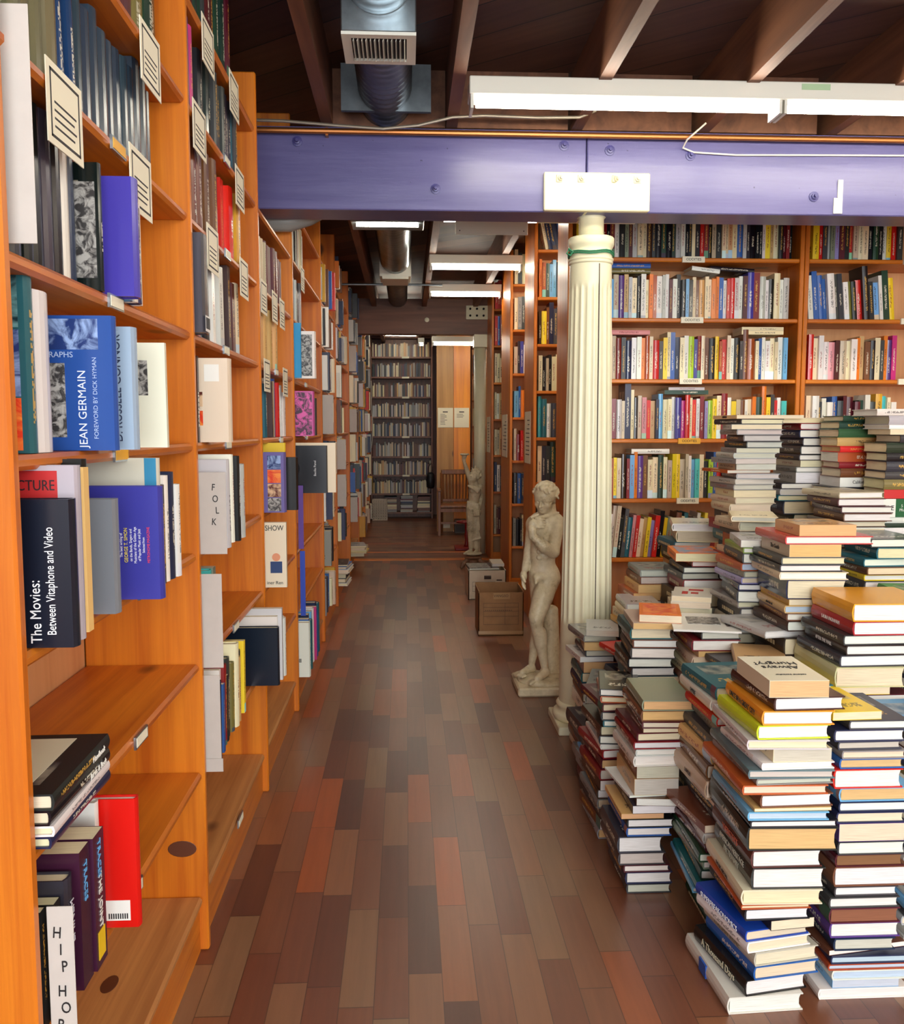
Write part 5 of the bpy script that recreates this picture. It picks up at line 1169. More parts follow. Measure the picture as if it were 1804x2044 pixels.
# --- standing nude youth
SX, SY = 0.0, 4.22
def david():
    P = []
    hc = (0.651, 4.196, 0.922)
    Rh = Matrix.Rotation(math.radians(-30), 3, 'Z') @ Matrix.Rotation(math.radians(5), 3, 'Y') @ Matrix.Rotation(math.radians(13), 3, 'X')
    add_head(P, hc, 0.143, Rh, True, 5)
    P += [C((0.668, 4.222, 0.905), (0.672, 4.232, 0.832), .036, .042, .015), C((0.672, 4.236, 0.838), (0.712, 4.232, 0.818), .026, .03, .02), C((0.665, 4.236, 0.838), (0.622, 4.25, 0.822), .024, .028, .02)]
    # torso
    P += [E((0.658, 4.240, 0.772), (.070, .050, .066), .03), E((0.633, 4.200, 0.778), (.038, .024, .034), .012), E((0.686, 4.208, 0.775), (.038, .024, .034), .012),
          E((0.655, 4.238, 0.70), (.062, .045, .062), .03), E((0.650, 4.235, 0.640), (.060, .045, .056), .03), E((0.654, 4.243, 0.570), (.071, .052, .052), .03),
          E((0.690, 4.270, 0.548), (.038, .036, .044), .02), E((0.630, 4.275, 0.548), (.036, .034, .042), .02)]
    for i, z in enumerate((0.70, 0.672, 0.643)):
        for sx in (-.015, .015): P.append(E((0.642 + sx, 4.192, z), (.014, .008, .012), .004))
    P.append(E((0.640, 4.184, 0.616), (.004, .006, .004), .003, True))
    # his left arm: upper arm down, forearm up to the chest
    P += [E((0.712, 4.222, 0.802), (.037, .037, .040), .014), C((0.712, 4.212, 0.785), (0.692, 4.172, 0.685), .034, .028, .012), E((0.688, 4.168, 0.670), (.028, .027, .026), .01), C((0.688, 4.166, 0.672), (0.640, 4.142, 0.700), .028, .028, .01),
          C((0.640, 4.142, 0.700), (0.588, 4.142, 0.748), .028, .018, .008), C((0.588, 4.142, 0.748), (0.586, 4.150, 0.785), .018, .020, .006), E((0.594, 4.152, 0.806), (.026, .016, .025), .005)]
    fingers(P, (0.606, 4.146, 0.812), (0.95, 0.1, -0.15), (0, -.25, -1), (0, -1, 0), .042, .0068, 0.45, thumb=-1)
    P += [C((0.606, 4.150, 0.836), (0.655, 4.190, 0.838), .009, .009, .004), C((0.655, 4.190, 0.838), (0.716, 4.210, 0.852), .009, .007, .004)]
    # right arm hangs
    P += [E((0.605, 4.262, 0.795), (.034, .034, .038), .012), C((0.604, 4.268, 0.79), (0.590, 4.275, 0.66), .030, .025, .01), C((0.590, 4.275, 0.66), (0.564, 4.232, 0.580), .026, .017, .008), E((0.556, 4.218, 0.552), (.017, .021, .028), .005)]
    fingers(P, (0.552, 4.212, 0.532), (0.05, -.1, -1), (0.2, 1, 0), (1, 0, 0), .042, .0068, -0.25, thumb=-1)
    P += [E((0.612, 4.186, 0.533), (.011, .012, .014), .006), C((0.611, 4.181, 0.541), (0.609, 4.176, 0.523), .007, .006, .004), E((0.63, 4.196, 0.550), (.032, .022, .020), .012)]
    # near leg (bent knee)
    P += [C((0.680, 4.235, 0.535), (0.612, 4.165, 0.365), .056, .033, .02), C((0.645, 4.20, 0.455), (0.612, 4.168, 0.37), .046, .033, .02), E((0.606, 4.152, 0.348), (.028, .028, .032), .01), C((0.610, 4.162, 0.332), (0.634, 4.180, 0.235), .029, .030, .01), E((0.642, 4.190, 0.262), (.024, .028, .05), .012),
          C((0.634, 4.180, 0.235), (0.655, 4.185, 0.118), .027, .0175, .01), E((0.657, 4.188, 0.098), (.023, .025, .018), .006)]
    P += [C((0.660, 4.182, 0.092), (0.612, 4.128, 0.074), .021, .017, .006), E((0.660, 4.197, 0.080), (.022, .022, .014), .006)]
    for i in range(5):
        o_ = (i - 2) * .0095; L_ = .022 - .0026 * i
        bx_, by_ = 0.606 + o_ * .75, 4.123 + o_ * .75
        P.append(C((bx_, by_, 0.067), (bx_ - L_ * .75, by_ - L_ * .65, 0.061), .0072 - .0006 * i, .0064 - .0006 * i, .002))
    P += [C((0.638, 4.268, 0.535), (0.636, 4.266, 0.355), .050, .032, .02), E((0.634, 4.258, 0.345), (.028, .028, .032), .01), C((0.634, 4.266, 0.33), (0.622, 4.274, 0.20), .029, .027, .01), C((0.622, 4.274, 0.2), (0.606, 4.272, 0.118), .026, .017, .01),
          C((0.604, 4.268, 0.093), (0.553, 4.228, 0.078), .020, .015, .006), E((0.608, 4.277, 0.082), (.021, .021, .014), .006)]
    for i in range(4): P.append(C((0.545 + i * .007, 4.231 - i * .009, 0.071), (0.529 + i * .007, 4.220 - i * .009, 0.067), .007, .006, .002))
    return P
V, F = sculpt(david(), (0.50, 4.05, 0.04), (0.80, 4.36, 1.03), 0.0034)
st = thing('nude_statue', 'cream plaster statue of a standing nude youth, hand raised to his chest', 'statue')
o = mesh_obj('figure', V, F.tolist(), M['plaster'], st, smooth=True)
P = [C((0.705, 4.285, 0.06), (0.700, 4.285, 0.355), .046, .036, .01), E((0.70, 4.285, 0.375), (.034, .034, .022), .008)]
V, F = sculpt(P, (0.63, 4.21, 0.05), (0.78, 4.36, 0.42), 0.005); mesh_obj('tree_stump', V, F.tolist(), M['plaster'], st, smooth=True)
b = MB().box(0.518, 0.795, 4.085, 4.375, 0, 0.042, bev=0.008); b.obj('plinth', M['plaster'], st)
rr = random.Random(3); P = [E((0.655, 4.23, 0.045), (.125, .125, .022), .01)]
for i in range(16): P.append(E((0.655 + rr.uniform(-.095, .095), 4.23 + rr.uniform(-.10, .10), 0.047 + rr.uniform(0, .006)), (.045, .04, .018), .012))
V, F = sculpt(P, (0.50, 4.07, 0.02), (0.81, 4.39, 0.09), 0.005); mesh_obj('rocky_ground', V, F.tolist(), M['plaster'], st, smooth=True)

# --- draped figure holding up a bowl
def torch():  # draped figure
    P = []; Y = 8.0
    Rh = Matrix.Rotation(math.radians(-38), 3, 'Z') @ Matrix.Rotation(math.radians(-22), 3, 'X') @ Matrix.Rotation(math.radians(8), 3, 'Y')
    add_head(P, (0.612, Y, 0.825), 0.125, Rh, True, 9)
    for a in (-.5, 0, .5, 1.0): P.append(C((0.612 + .03 * math.sin(a), Y, 0.87), (0.615 + .062 * math.sin(a), Y - .01, 0.90 + .018 * math.cos(a * 3)), .007, .004, .003))
    P += [C((0.612, Y + .01, 0.79), (0.615, Y + .015, 0.745), .026, .030, .012)]
    P += [E((0.615, Y + .02, 0.695), (.058, .042, .060), .025), E((0.605, Y + .015, 0.63), (.046, .036, .055), .025), E((0.592, Y + .015, 0.555), (.052, .044, .050), .025),
          E((0.592, Y - .015, 0.70), (.026, .018, .024), .01), E((0.636, Y - .012, 0.70), (.026, .018, .024), .01)]
    # raised arm with bowl
    P += [E((0.585, Y, 0.745), (.028, .028, .028), .01), C((0.585, Y, 0.755), (0.545, Y - .03, 0.86), .024, .020, .01), C((0.545, Y - .03, 0.86), (0.513, Y - .05, 0.955), .021, .013, .008), E((0.511, Y - .052, 0.972), (.016, .012, .018), .005)]
    for a in range(5):
        th = a * 1.1; P.append(C((0.511 + .010 * math.cos(th), Y - .052 + .010 * math.sin(th), 0.978), (0.515 + .016 * math.cos(th), Y - .052 + .016 * math.sin(th), 1.003), .0052, .0045, .002))
    P += [C((0.516, Y - .052, 0.995), (0.516, Y - .052, 1.012), .014, .022, .004), E((0.516, Y - .052, 1.022), (.040, .040, .010), .003), E((0.516, Y - .052, 1.032), (.033, .033, .008), .002, True)]
    # other arm by the side behind
    P += [C((0.662, Y + .02, 0.735), (0.672, Y + .05, 0.63), .024, .019, .01), C((0.672, Y + .05, 0.63), (0.655, Y + .02, 0.545), .019, .014, .008)]
    # sash and drape folds
    rr = random.Random(11)
    for i in range(7): P.append(C((0.552 + i * .006, Y - .035 - .002 * i, 0.742 - .004 * i), (0.655 - i * .004, Y - .03, 0.720 - .006 * i), .008, .008, .003))
    for i in range(6): P.append(C((0.548, Y - .025, 0.60 - .010 * i), (0.640, Y - .028, 0.575 - .014 * i), .009, .010, .003))
    P += [E((0.622, Y - .028, 0.505), (.044, .030, .040), .006)]
    for i in range(5): P.append(C((0.596 + i * .012, Y - .056, 0.53), (0.602 + i * .011, Y - .052, 0.480), .0045, .005, .002))
    # legs and skirt
    P += [C((0.578, Y, 0.53), (0.575, Y - .012, 0.36), .046, .032, .02), C((0.615, Y + .015, 0.53), (0.612, Y + .01, 0.36), .046, .034, .02), C((0.575, Y - .012, 0.36), (0.580, Y, 0.20), .031, .023, .015), C((0.612, Y + .01, 0.36), (0.625, Y + .015, 0.19), .033, .026, .015)]
    for i in range(9):
        x = 0.553 + i * .011; P.append(C((x, Y - .032 + .002 * (i % 3), 0.47), (x + rr.uniform(-.006, .010), Y - .026, 0.33 + rr.uniform(-.02, .02)), .009, .008, .003))
    for i in range(8): P.append(C((0.560 + i * .011, Y - .022, 0.34), (0.566 + i * .013, Y - .018, 0.245 + .006 * i), .009, .007, .003))
    for i in range(7): P.append(C((0.562 + i * .014, Y - .018, 0.245 + .004 * i), (0.576 + i * .014, Y - .022, 0.25 + .004 * i), .009, .008, .003))
    P += [C((0.580, Y, 0.21), (0.575, Y - .005, 0.165), .018, .015, .01), C((0.575, Y - .008, 0.158), (0.530, Y - .045, 0.142), .016, .012, .006), C((0.530, Y - .045, 0.142), (0.512, Y - .058, 0.139), .011, .007, .004),
          C((0.628, Y + .015, 0.20), (0.632, Y + .015, 0.165), .018, .016, .01), C((0.632, Y + .01, 0.155), (0.612, Y - .03, 0.143), .016, .013, .006)]
    P += [C((0.640, Y + .03, 0.15), (0.645, Y + .03, 0.27), .024, .020, .01), E((0.598, Y, 0.133), (.078, .075, .016), .006)]
    return P
V, F = sculpt(torch(), (0.44, 7.87, 0.10), (0.74, 8.12, 1.06), 0.0038, 0.0015)
ts = thing('torch_statue', 'weathered draped statue holding a bowl up on a raised arm', 'statue')
mesh_obj('figure', V, F.tolist(), M['plaster'], ts, smooth=True)
P = [E((0.598, 8.0, 0.10), (.080, .080, .020), .01), C((0.598, 8.0, 0.03), (0.598, 8.0, 0.10), .055, .045, .01)]
for a in range(3):
    th = a * 2.09 + 3.6; P += [C((0.598 + .05 * math.cos(th), 8.0 + .05 * math.sin(th), 0.09), (0.598 + .105 * math.cos(th), 8.0 + .105 * math.sin(th), 0.045), .022, .020, .01), C((0.598 + .105 * math.cos(th), 8.0 + .105 * math.sin(th), 0.045), (0.598 + .12 * math.cos(th), 8.0 + .12 * math.sin(th), 0.018), .020, .016, .006)]
V, F = sculpt(P, (0.42, 7.84, 0.0), (0.76, 8.16, 0.14), 0.005); mesh_obj('scroll_pedestal', V, F.tolist(), plain('brown_plaster', rgb(150, 110, 80), 0.5, 0, .3, 20), ts, smooth=True)

# ------------------------------------------------------------------ piles of books on the floor
HC, PB, MG = 'hardcover', 'paperback', 'magazine'
def pile(phrase, x, y, specs, spine='-X', base=0.0, topz=None, fill=None, seed=0, keep=False, jit=0.008, rotj=0.05, drift=(0, 0), fw=(0.145, 0.165), fh=(0.215, 0.24), ftr=(0.034, 0.052)):
    """specs run from the top down: (kind, colour, thickness, page, width, height, dx, rot, lettering); filled below with books down to the floor"""
    rr = random.Random(seed + 100); items = []
    tot = sum(s_[2] + .0006 for s_ in specs)
    if topz is not None:
        rest = topz - tot - base; low = []
        while rest > 0.012:
            T = min(rr.uniform(*ftr), rest)
            if rest - T < 0.012: T = rest
            kd = HC if rr.random() < .62 else PB
            low.append((kd, rr.choice(fill or FILLPAL), T - .0006, rr.choice('wwwccgct'), rr.uniform(*fw), rr.uniform(*fh), 0, rr.uniform(-rotj, rotj), None)); rest -= T
        items = list(specs) + low
    else: items = list(specs)
    z = base + .0004; out = []; n = len(items); nspec = len(specs)
    for k, s_ in enumerate(reversed(items)):
        s_ = tuple(s_) + (None,) * (9 - len(s_)); kd, c_, T, pg, W, H, dx, rot, let = s_
        idx = n - k
        W = W or rr.uniform(*fw); H = H or rr.uniform(*fh); dx = dx or 0.0
        rot = rr.uniform(-rotj, rotj) if rot is None else rot
        lx = x + dx + rr.uniform(-jit, jit) + drift[0] * (z - base); ly = y + rr.uniform(-jit, jit) + drift[1] * (z - base)
        ex = let[3] if let and len(let) > 3 else None
        if idx > nspec and not keep:
            stuff_lay(kd, c_, W, H, T, (lx, ly, z), rot, pg, spine); z += T + .0006; continue
        o = lay(kd, c_, W, H, T, (lx, ly, z), rot, page=pg or 'c', spine=spine, plainj=bool(let), exact=ex)
        w = {'hardcover': 'hardback', 'paperback': 'paperback', 'magazine': 'magazine'}[kd]
        if let and let[0]:
            text('spine_lettering', let[0], (-0.0062 if kd == HC else -0.0008, H / 2, T / 2), (0, -1, 0), (-1, 0, 0), let[1], ink(let[2]), o, sx=let[4] if len(let) > 4 else 0.85)
            lab(o, '%s %s lettered %s, %s' % (c_, w, let[0].split('\n')[0], 'in the ' + phrase))
        else:
            lab(o, '%s %s, %s in the %s' % (c_, w, 'topmost' if idx == 1 else ORD[idx] + ' down' if idx < len(ORD) else 'lowest', phrase))
        out.append(o); z += T + .0006
    return out
FILLPAL = ['white', 'cream', 'pale grey', 'charcoal', 'black', 'navy', 'maroon', 'brown', 'dark brown', 'dark red', 'beige', 'grey', 'teal', 'tan', 'dark green', 'blue', 'black', 'dark brown']
DARKPAL = ['charcoal', 'black', 'dark brown', 'maroon', 'grey', 'navy', 'brown', 'pale grey', 'dark red']

# front pile by the aisle
A = [(PB, 'tan', .036, 't', .125, .20, .02, -.03, ('', .02, (0, 0, 0), rgb(240, 234, 206))),
     (HC, 'dark brown', .028, 'w', .15, .23, .035, .03), (HC, 'orange', .030, 'w', .15, .225, .012, -.02, ('ONCE IN A GREAT CITY', .017, (20, 18, 16), rgb(236, 150, 40))),
     (HC, 'lime', .030, 'w', .155, .225, .0, .02, ('', .01, (0, 0, 0), rgb(196, 212, 40))), (HC, 'pale grey', .020, 'c', .17, .25, -.02, -.05), (PB, 'cream', .028, 'g', .125, .21, .035, .0), (HC, 'white', .015, 'w', .155, .235, .01, .02),
     (HC, 'teal', .018, 'g', .18, .27, -.015, -.04, ('', .01, (0, 0, 0), rgb(84, 110, 116))), (HC, 'grey', .014, 'g', .165, .25, .0, .03), (HC, 'rust', .020, 'c', .18, .27, -.025, -.02), (HC, 'brown', .028, 'w', .155, .23, .012, .03), (MG, 'tan', .007, 'c', .165, .25, .0, .0), (HC, 'sky-blue', .018, 'b', .17, .24, -.015, -.03),
     (HC, 'black', .016, 'w', .185, .26, -.01, -.02), (HC, 'black', .050, 't', .19, .27, -.012, -.04), (HC, 'brown', .038, 'w', .15, .24, .0, .0, ("WEBSTER'S", .022, (190, 90, 60), rgb(84, 40, 34))),
     (HC, 'charcoal', .046, 'w', .155, .24, .0, -.02, ('AMERICAN HERITAGE\nDICTIONARY', .019, (190, 190, 170), rgb(44, 46, 42))), (HC, 'cream', .032, 'c', .17, .245, -.02, -.03, ('THE RISE AND FALL', .011, (50, 30, 20), rgb(222, 214, 184))),
     (HC, 'rust', .010, 'c', .15, .22, -.022, .0), (HC, 'black', .026, 'w', .14, .21, -.012, .02), (PB, 'black', .022, 'c', .10, .19, .04, .12), (HC, 'blue', .024, 'c', .15, .215, -.008, .18, ('SUPERFREAKONOMICS', .018, (236, 240, 246), rgb(30, 70, 170))),
     (HC, 'white', .024, 'c', .15, .215, -.004, .19), (HC, 'pale grey', .030, 'c', .15, .22, .010, .17, ('ITALIAN WINE', .020, (120, 110, 90), rgb(188, 184, 168))), (HC, 'blue', .030, 'c', .15, .215, .010, .15), (HC, 'black', .036, 'w', .145, .225, -.008, .17, ('A Thousand Days', .024, (206, 200, 170), rgb(26, 26, 26))),
     (HC, 'white', .038, 'w', .165, .25, -.042, .05, ('', .02, (0, 0, 0), rgb(220, 218, 206)))]
A = [s_ if not (len(s_) > 8 and s_[8] and s_[8][0] == '') else s_ for s_ in A]
outA = pile('front dictionary pile', 0.728, 1.79, A, jit=0.002)
top = outA[-1]; text('cover_lettering', 'Always\nHungry?', (0.062, 0.12, 0.0368), (-1, 0, 0), (0, 0, 1), 0.032, M['ink'], top, sx=.9); text('cover_lettering', 'national bestseller', (0.062, 0.045, 0.0368), (-1, 0, 0), (0, 0, 1), 0.009, M['ink'], top)
bot = outA[0]; MB().box(-0.0058, -0.0005, 0.12, 0.16, 0.004, 0.034).obj('spine_band', ink((40, 90, 180)), bot)
B = [(PB, 'yellow', .018, 'c', .11, .18, -.02, .05), (HC, 'charcoal', .020, 'w', .13, .20, .015, .0), (HC, 'navy', .026, 'w', .155, .23, -.015, .0), (HC, 'charcoal', .018, 'g', .14, .22, -.005, .02), (HC, 'grey', .018, 'c', .14, .22, .0, .0),
     (HC, 'blue', .022, 't', .14, .22, .0, .0), (HC, 'red', .042, 'w', .15, .22, -.015, .0, ('', .01, (0, 0, 0), rgb(206, 40, 30))), (HC, 'sky-blue', .030, 't', .165, .24, .005, .0), (HC, 'navy', .022, 'w', .15, .23, .0, .0), (HC, 'navy', .024, 'c', .15, .23, .0, .0), (PB, 'purple', .040, 'c', .145, .22, .0, .0),
     (HC, 'charcoal', .030, 'w', .15, .22, .0, .0), (HC, 'maroon', .028, 'k', .15, .23, .0, .0), (HC, 'brown', .044, 'w', .165, .24, .0, .0), (HC, 'charcoal', .022, 'w', .14, .23, .0, .0), (HC, 'charcoal', .024, 'w', .155, .23, -.01, .0), (HC, 'maroon', .034, 'k', .155, .23, -.008, .0),
     (HC, 'purple', .034, 'w', .155, .23, -.005, .0), (HC, 'navy', .028, 'g', .135, .22, .0, .0), (MG, 'brown', .012, 'w', .19, .26, -.005, .15), (HC, 'navy', .018, 'b', .18, .25, .0, .0), (HC, 'rust', .014, 'b', .18, .25, -.01, .0), (HC, 'white', .022, 'b', .17, .24, .0, .0), (PB, 'sky-blue', .018, 'b', .15, .22, .0, .0), (HC, 'white', .024, 'w', .20, .27, -.025, .0)]
pile('red-cover pile next to the dictionary pile', 0.928, 1.83, B, jit=0.003, rotj=.02)
pile('short blue-topped pile beside the red-cover pile', 1.16, 1.95, [(HC, 'sky-blue', .012, 'b', .18, .25, 0, .02), (HC, 'charcoal', .018, 'w', .17, .24), (HC, 'white', .02, 'b', .17, .24), (HC, 'maroon', .022, 'c', .16, .24), (HC, 'navy', .018, 'w', .17, .24), (HC, 'olive', .02, 'c', .17, .24), (HC, 'white', .02, 'w', .16, .24)], topz=.56, seed=2, fill=['sky-blue', 'white', 'charcoal', 'navy', 'yellow', 'pale grey'], ftr=(.02, .03), keep=True)
Cc = [(HC, 'orange', .046, 'w', .23, .25, -.005, -.03, ('', .01, (0, 0, 0), rgb(246, 168, 24))), (HC, 'red', .036, 'w', .18, .24, -.005, .0, ('LAURA INGRAHAM', .014, (236, 220, 210), rgb(170, 30, 36))), (HC, 'charcoal', .026, 'w', .17, .24, -.025, .02), (HC, 'dark brown', .026, 'w', .165, .24, -.02, .0, ('AFTER THE WALL', .014, (220, 210, 200), rgb(50, 34, 28))),
      (HC, 'charcoal', .030, 'w', .18, .24, -.03, .03), (HC, 'cream', .052, 'c', .18, .27, -.045, -.04, ('', .01, (0, 0, 0), rgb(206, 200, 148))), (PB, 'yellow', .02, 'c', .17, .25, -.07, .0)]
pile('pile crowned by the thick orange book', 1.155, 2.235, Cc, topz=.80, seed=3, jit=.003)
D = [(HC, 'sage', .028, 't', .135, .22, .0, -.05, ('', .01, (0, 0, 0), rgb(132, 142, 118))), (HC, 'brown', .029, 't', .135, .225, .0, -.02), (HC, 'maroon', .018, 'c', .13, .22, .0, -.05), (PB, 'brown', .012, 'c', .12, .2, .005, .0), (HC, 'maroon', .023, 'c', .145, .22, -.012, .03), (HC, 'dark red', .020, 'w', .13, .22, -.018, .0), (HC, 'pale grey', .018, 'w', .12, .22, -.015, .0), (HC, 'white', .028, 'w', .13, .22, -.02, .02),
     (PB, 'brown', .034, 'g', .115, .2, -.012, .0), (PB, 'tan', .045, 'g', .12, .2, -.016, .0), (MG, 'white', .006, 'w', .12, .21, -.03, .1), (PB, 'brown', .020, 'w', .115, .21, -.01, -.1), (PB, 'charcoal', .022, 'w', .12, .21, -.02, .0), (PB, 'tan', .014, 't', .115, .2, -.05, .0), (HC, 'black', .024, 'w', .125, .22, -.035, .0), (HC, 'blue', .024, 'w', .12, .22, -.032, .0), (HC, 'charcoal', .044, 'w', .12, .21, -.055, .0),
     (HC, 'charcoal', .034, 'g', .125, .22, -.055, .0), (HC, 'maroon', .020, 'w', .125, .22, -.042, .0), (HC, 'navy', .032, 'w', .125, .22, -.035, .0), (HC, 'charcoal', .026, 'g', .12, .22, -.03, .0)]
pile('aisle pile topped by the sage green book', 0.622, 2.30, D, jit=.002, rotj=.02)
Lp = [(HC, 'teal', .030, 'c', .16, .23, .0, .05), (HC, 'white', .024, 'w', .15, .24, -.01, .0, ('EMPIRE', .016, (60, 60, 60), rgb(226, 222, 208))), (HC, 'yellow', .018, 'w', .15, .23, .0, .0), (HC, 'red', .02, 'w', .15, .23), (HC, 'grey', .03, 'c', .15, .23), (HC, 'charcoal', .03, 'c', .15, .23), (HC, 'tan', .035, 'c', .15, .24, -.015, .06), (HC, 'brown', .035, 'c', .15, .24, -.02, -.02),
      (HC, 'beige', .045, 'c', .16, .24, -.02, .02, ('LAWLER', .014, (60, 30, 30), rgb(190, 160, 130))), (PB, 'tan', .022, 'w', .13, .21), (HC, 'black', .024, 'w', .15, .22), (HC, 'charcoal', .02, 'w', .15, .22), (PB, 'brown', .02, 'c', .16, .24, -.03, .12), (HC, 'pale grey', .026, 'w', .15, .22, -.03, -.05), (HC, 'maroon', .022, 'w', .15, .23, -.02, .04), (HC, 'dark green', .022, 'w', .15, .24, -.04, -.04), (HC, 'sage', .022, 'w', .15, .23, -.03), (HC, 'dark green', .024, 'w', .16, .25, -.035, -.08), (HC, 'teal', .02, 'w', .15, .24, -.045, -.06), (HC, 'sky-blue', .014, 'w', .16, .25, -.055, -.08)]
pile('tight pile behind the dictionary pile', 0.745, 2.075, Lp, topz=.63, seed=5, rotj=.04)
pile('hidden pile behind the dictionary pile', 0.915, 2.18, [(HC, 'teal', .025, 'c', .16, .23), (PB, 'cream', .03, 'c', .14, .22)], topz=.60, seed=6, ftr=(.05, .07))
Ep = [(MG, 'white', .006, 'w', .20, .26, -.06, -.22, ('', .01, (0, 0, 0), rgb(240, 238, 228))), (HC, 'charcoal', .024, 'g', .12, .2, .03, .0), (HC, 'dark red', .034, 'w', .145, .23, .0, -.05), (PB, 'tan', .018, 't', .12, .21, .02, .0), (HC, 'beige', .036, 'c', .14, .23, .0, -.06), (PB, 'cream', .03, 'w', .12, .22, -.01, .0), (HC, 'brown', .03, 'c', .14, .23)]
oe = pile('pile under the white print-covered magazine', 0.865, 2.66, Ep, topz=.64, seed=7)
MB().box(0.05, 0.15, 0.09, 0.20, .006, .0068).obj('cover_picture', M['bwprint'], oe[-1]); text('cover_lettering', 'HENDERSON', (0.17, 0.13, .007), (0, -1, 0), (0, 0, 1), 0.022, M['seam'], oe[-1])
Fp = [(PB, 'orange', .024, 'c', .13, .20, .02, -.25), (PB, 'beige', .02, 't', .14, .22, -.01, -.1), (HC, 'teal', .034, 'c', .13, .22, -.005, -.05, ('', .01, (0, 0, 0), rgb(30, 92, 96))), (HC, 'brown', .026, 'w', .14, .22, -.005, -.08), (HC, 'charcoal', .034, 'w', .14, .23, -.01, -.1), (HC, 'black', .03, 'w', .14, .23, -.015, -.05), (HC, 'charcoal', .028, 'w', .14, .23)]
of = pile('pile with the teal spine near its top', 0.715, 2.765, Fp, topz=.665, seed=8)
MB().box(0.012, 0.118, 0.02, 0.18, .024, .0246).obj('cover_picture', M['orangeprint'], of[-1])
pile('dark leaning pile behind the sage-topped pile', 0.585, 2.62, [(HC, 'black', .022, 'w', .12, .21, 0, -.2), (HC, 'rust', .02, 'c', .12, .21, 0, -.15), (HC, 'maroon', .024, 'c', .13, .22), (HC, 'black', .026, 'g', .13, .22), (HC, 'teal', .02, 'w', .13, .22), (HC, 'dark brown', .03, 'c', .13, .22), (HC, 'black', .026, 'w', .13, .22), (HC, 'white', .016, 'w', .13, .22)], topz=.47, seed=9, fill=DARKPAL, ftr=(.025, .035), rotj=.15, keep=True)
pile('low grey pile at the column foot', 0.622, 3.05, [(HC, 'grey', .035, 'g', .12, .21, .0, -.3), (HC, 'pale grey', .03, 'g', .12, .21, .0, -.3), (HC, 'grey', .04, 'k', .12, .2, .01, -.25), (HC, 'dark brown', .045, 'k', .12, .2, .0, -.2)], topz=.36, seed=10, fill=['grey', 'brown', 'dark brown', 'pale grey', 'charcoal'], rotj=.25, keep=True)
pile('red-topped pile near the column', 0.765, 3.03, [(HC, 'red', .02, 'w', .12, .2, -.02, .2), (HC, 'navy', .022, 'w', .13, .21, -.03, -.1), (HC, 'black', .02, 'c', .13, .21, -.03, -.2), (HC, 'rust', .024, 'c', .13, .21, -.02, -.2)], topz=.47, seed=11, fill=DARKPAL, rotj=.2, keep=True)
pile('cream and grey pile at the plinth', 0.665, 3.29, [(PB, 'pale grey', .022, 'g', .12, .2, .0, -.2), (HC, 'grey', .025, 'g', .13, .21, .0, .1), (PB, 'tan', .03, 't', .13, .2, .0, -.1), (HC, 'charcoal', .025, 'g', .13, .2), (MG, 'white', .02, 'w', .13, .2, -.01, .1)], topz=.50, seed=12, keep=True)
pile('tan paperback pile next to the column', 0.815, 3.27, [(HC, 'pale grey', .024, 'w', .13, .21, .0, -.05), (HC, 'cream', .022, 'c', .12, .2), (PB, 'cream', .03, 't', .13, .21), (PB, 'mustard', .02, 't', .13, .2, .0, .1)], topz=.60, seed=13, keep=True)
pile('grey-topped pile beside the column', 0.935, 3.43, [(HC, 'grey', .026, 'g', .15, .22, -.03, -.03), (HC, 'brown', .03, 'g', .15, .22, -.03, .0), (PB, 'tan', .032, 't', .15, .22, -.03), (PB, 'rust', .03, 't', .16, .22, -.05)], topz=.70, seed=14)
Q = [(PB, 'white', .018, 'c', .13, .19, .0, -.35, ('', .01, (0, 0, 0), rgb(240, 232, 214))), (PB, 'white', .022, 'c', .13, .2, .0, -.3), (PB, 'cream', .026, 'c', .13, .2, .0, -.2), (PB, 'pink', .022, 'c', .13, .2, -.02, -.3), (PB, 'cream', .03, 'w', .13, .2)]
oq = pile('white paperback pile with red-figured cover', 0.90, 2.98, Q, topz=.685, seed=15)
for (a, b_, c_, d_) in ((.03, .05, .05, .10), (.06, .085, .06, .09), (.05, .1, .12, .15)): MB().box(a, b_, c_, d_, .018, .0186).obj('cover_mark', ink((190, 40, 30)), oq[-1])
op = pile('pile topped by blue and orange artwork', 1.0, 3.185, [(PB, 'orange', .030, 'c', .17, .22, -.03, -.15), (HC, 'dark red', .02, 'w', .13, .21, .03), (HC, 'charcoal', .022, 'w', .14, .21), (HC, 'charcoal', .024, 'g', .14, .22)], topz=.80, seed=16)
MB().box(0.015, 0.155, 0.02, 0.2, .030, .0306).obj('cover_picture', M['beachprint'], op[-1])
pile('pale pile under the long white volume', 1.11, 3.63, [(HC, 'white', .03, 'w', .22, .26, -.02, -.25), (HC, 'cream', .045, 'c', .2, .24, .0, -.2)], topz=.86, seed=17)
O = [(PB, 'pale grey', .022, 'w', .14, .23, .0, -.2), (HC, 'olive', .018, 'w', .14, .23, .0, -.1, ('', .01, (0, 0, 0), rgb(120, 150, 40))), (HC, 'charcoal', .032, 'w', .14, .23, .0, -.1), (HC, 'rust', .024, 'b', .14, .22), (HC, 'grey', .02, 'g', .14, .22), (HC, 'lavender', .02, 'c', .14, .23), (HC, 'navy', .02, 'w', .14, .24, .0, -.1), (HC, 'black', .036, 'w', .15, .24, -.02, -.15), (HC, 'grey', .02, 'c', .15, .24)]
pile('middle pile with green and rust spines', 1.055, 2.76, O, topz=.90, seed=18)
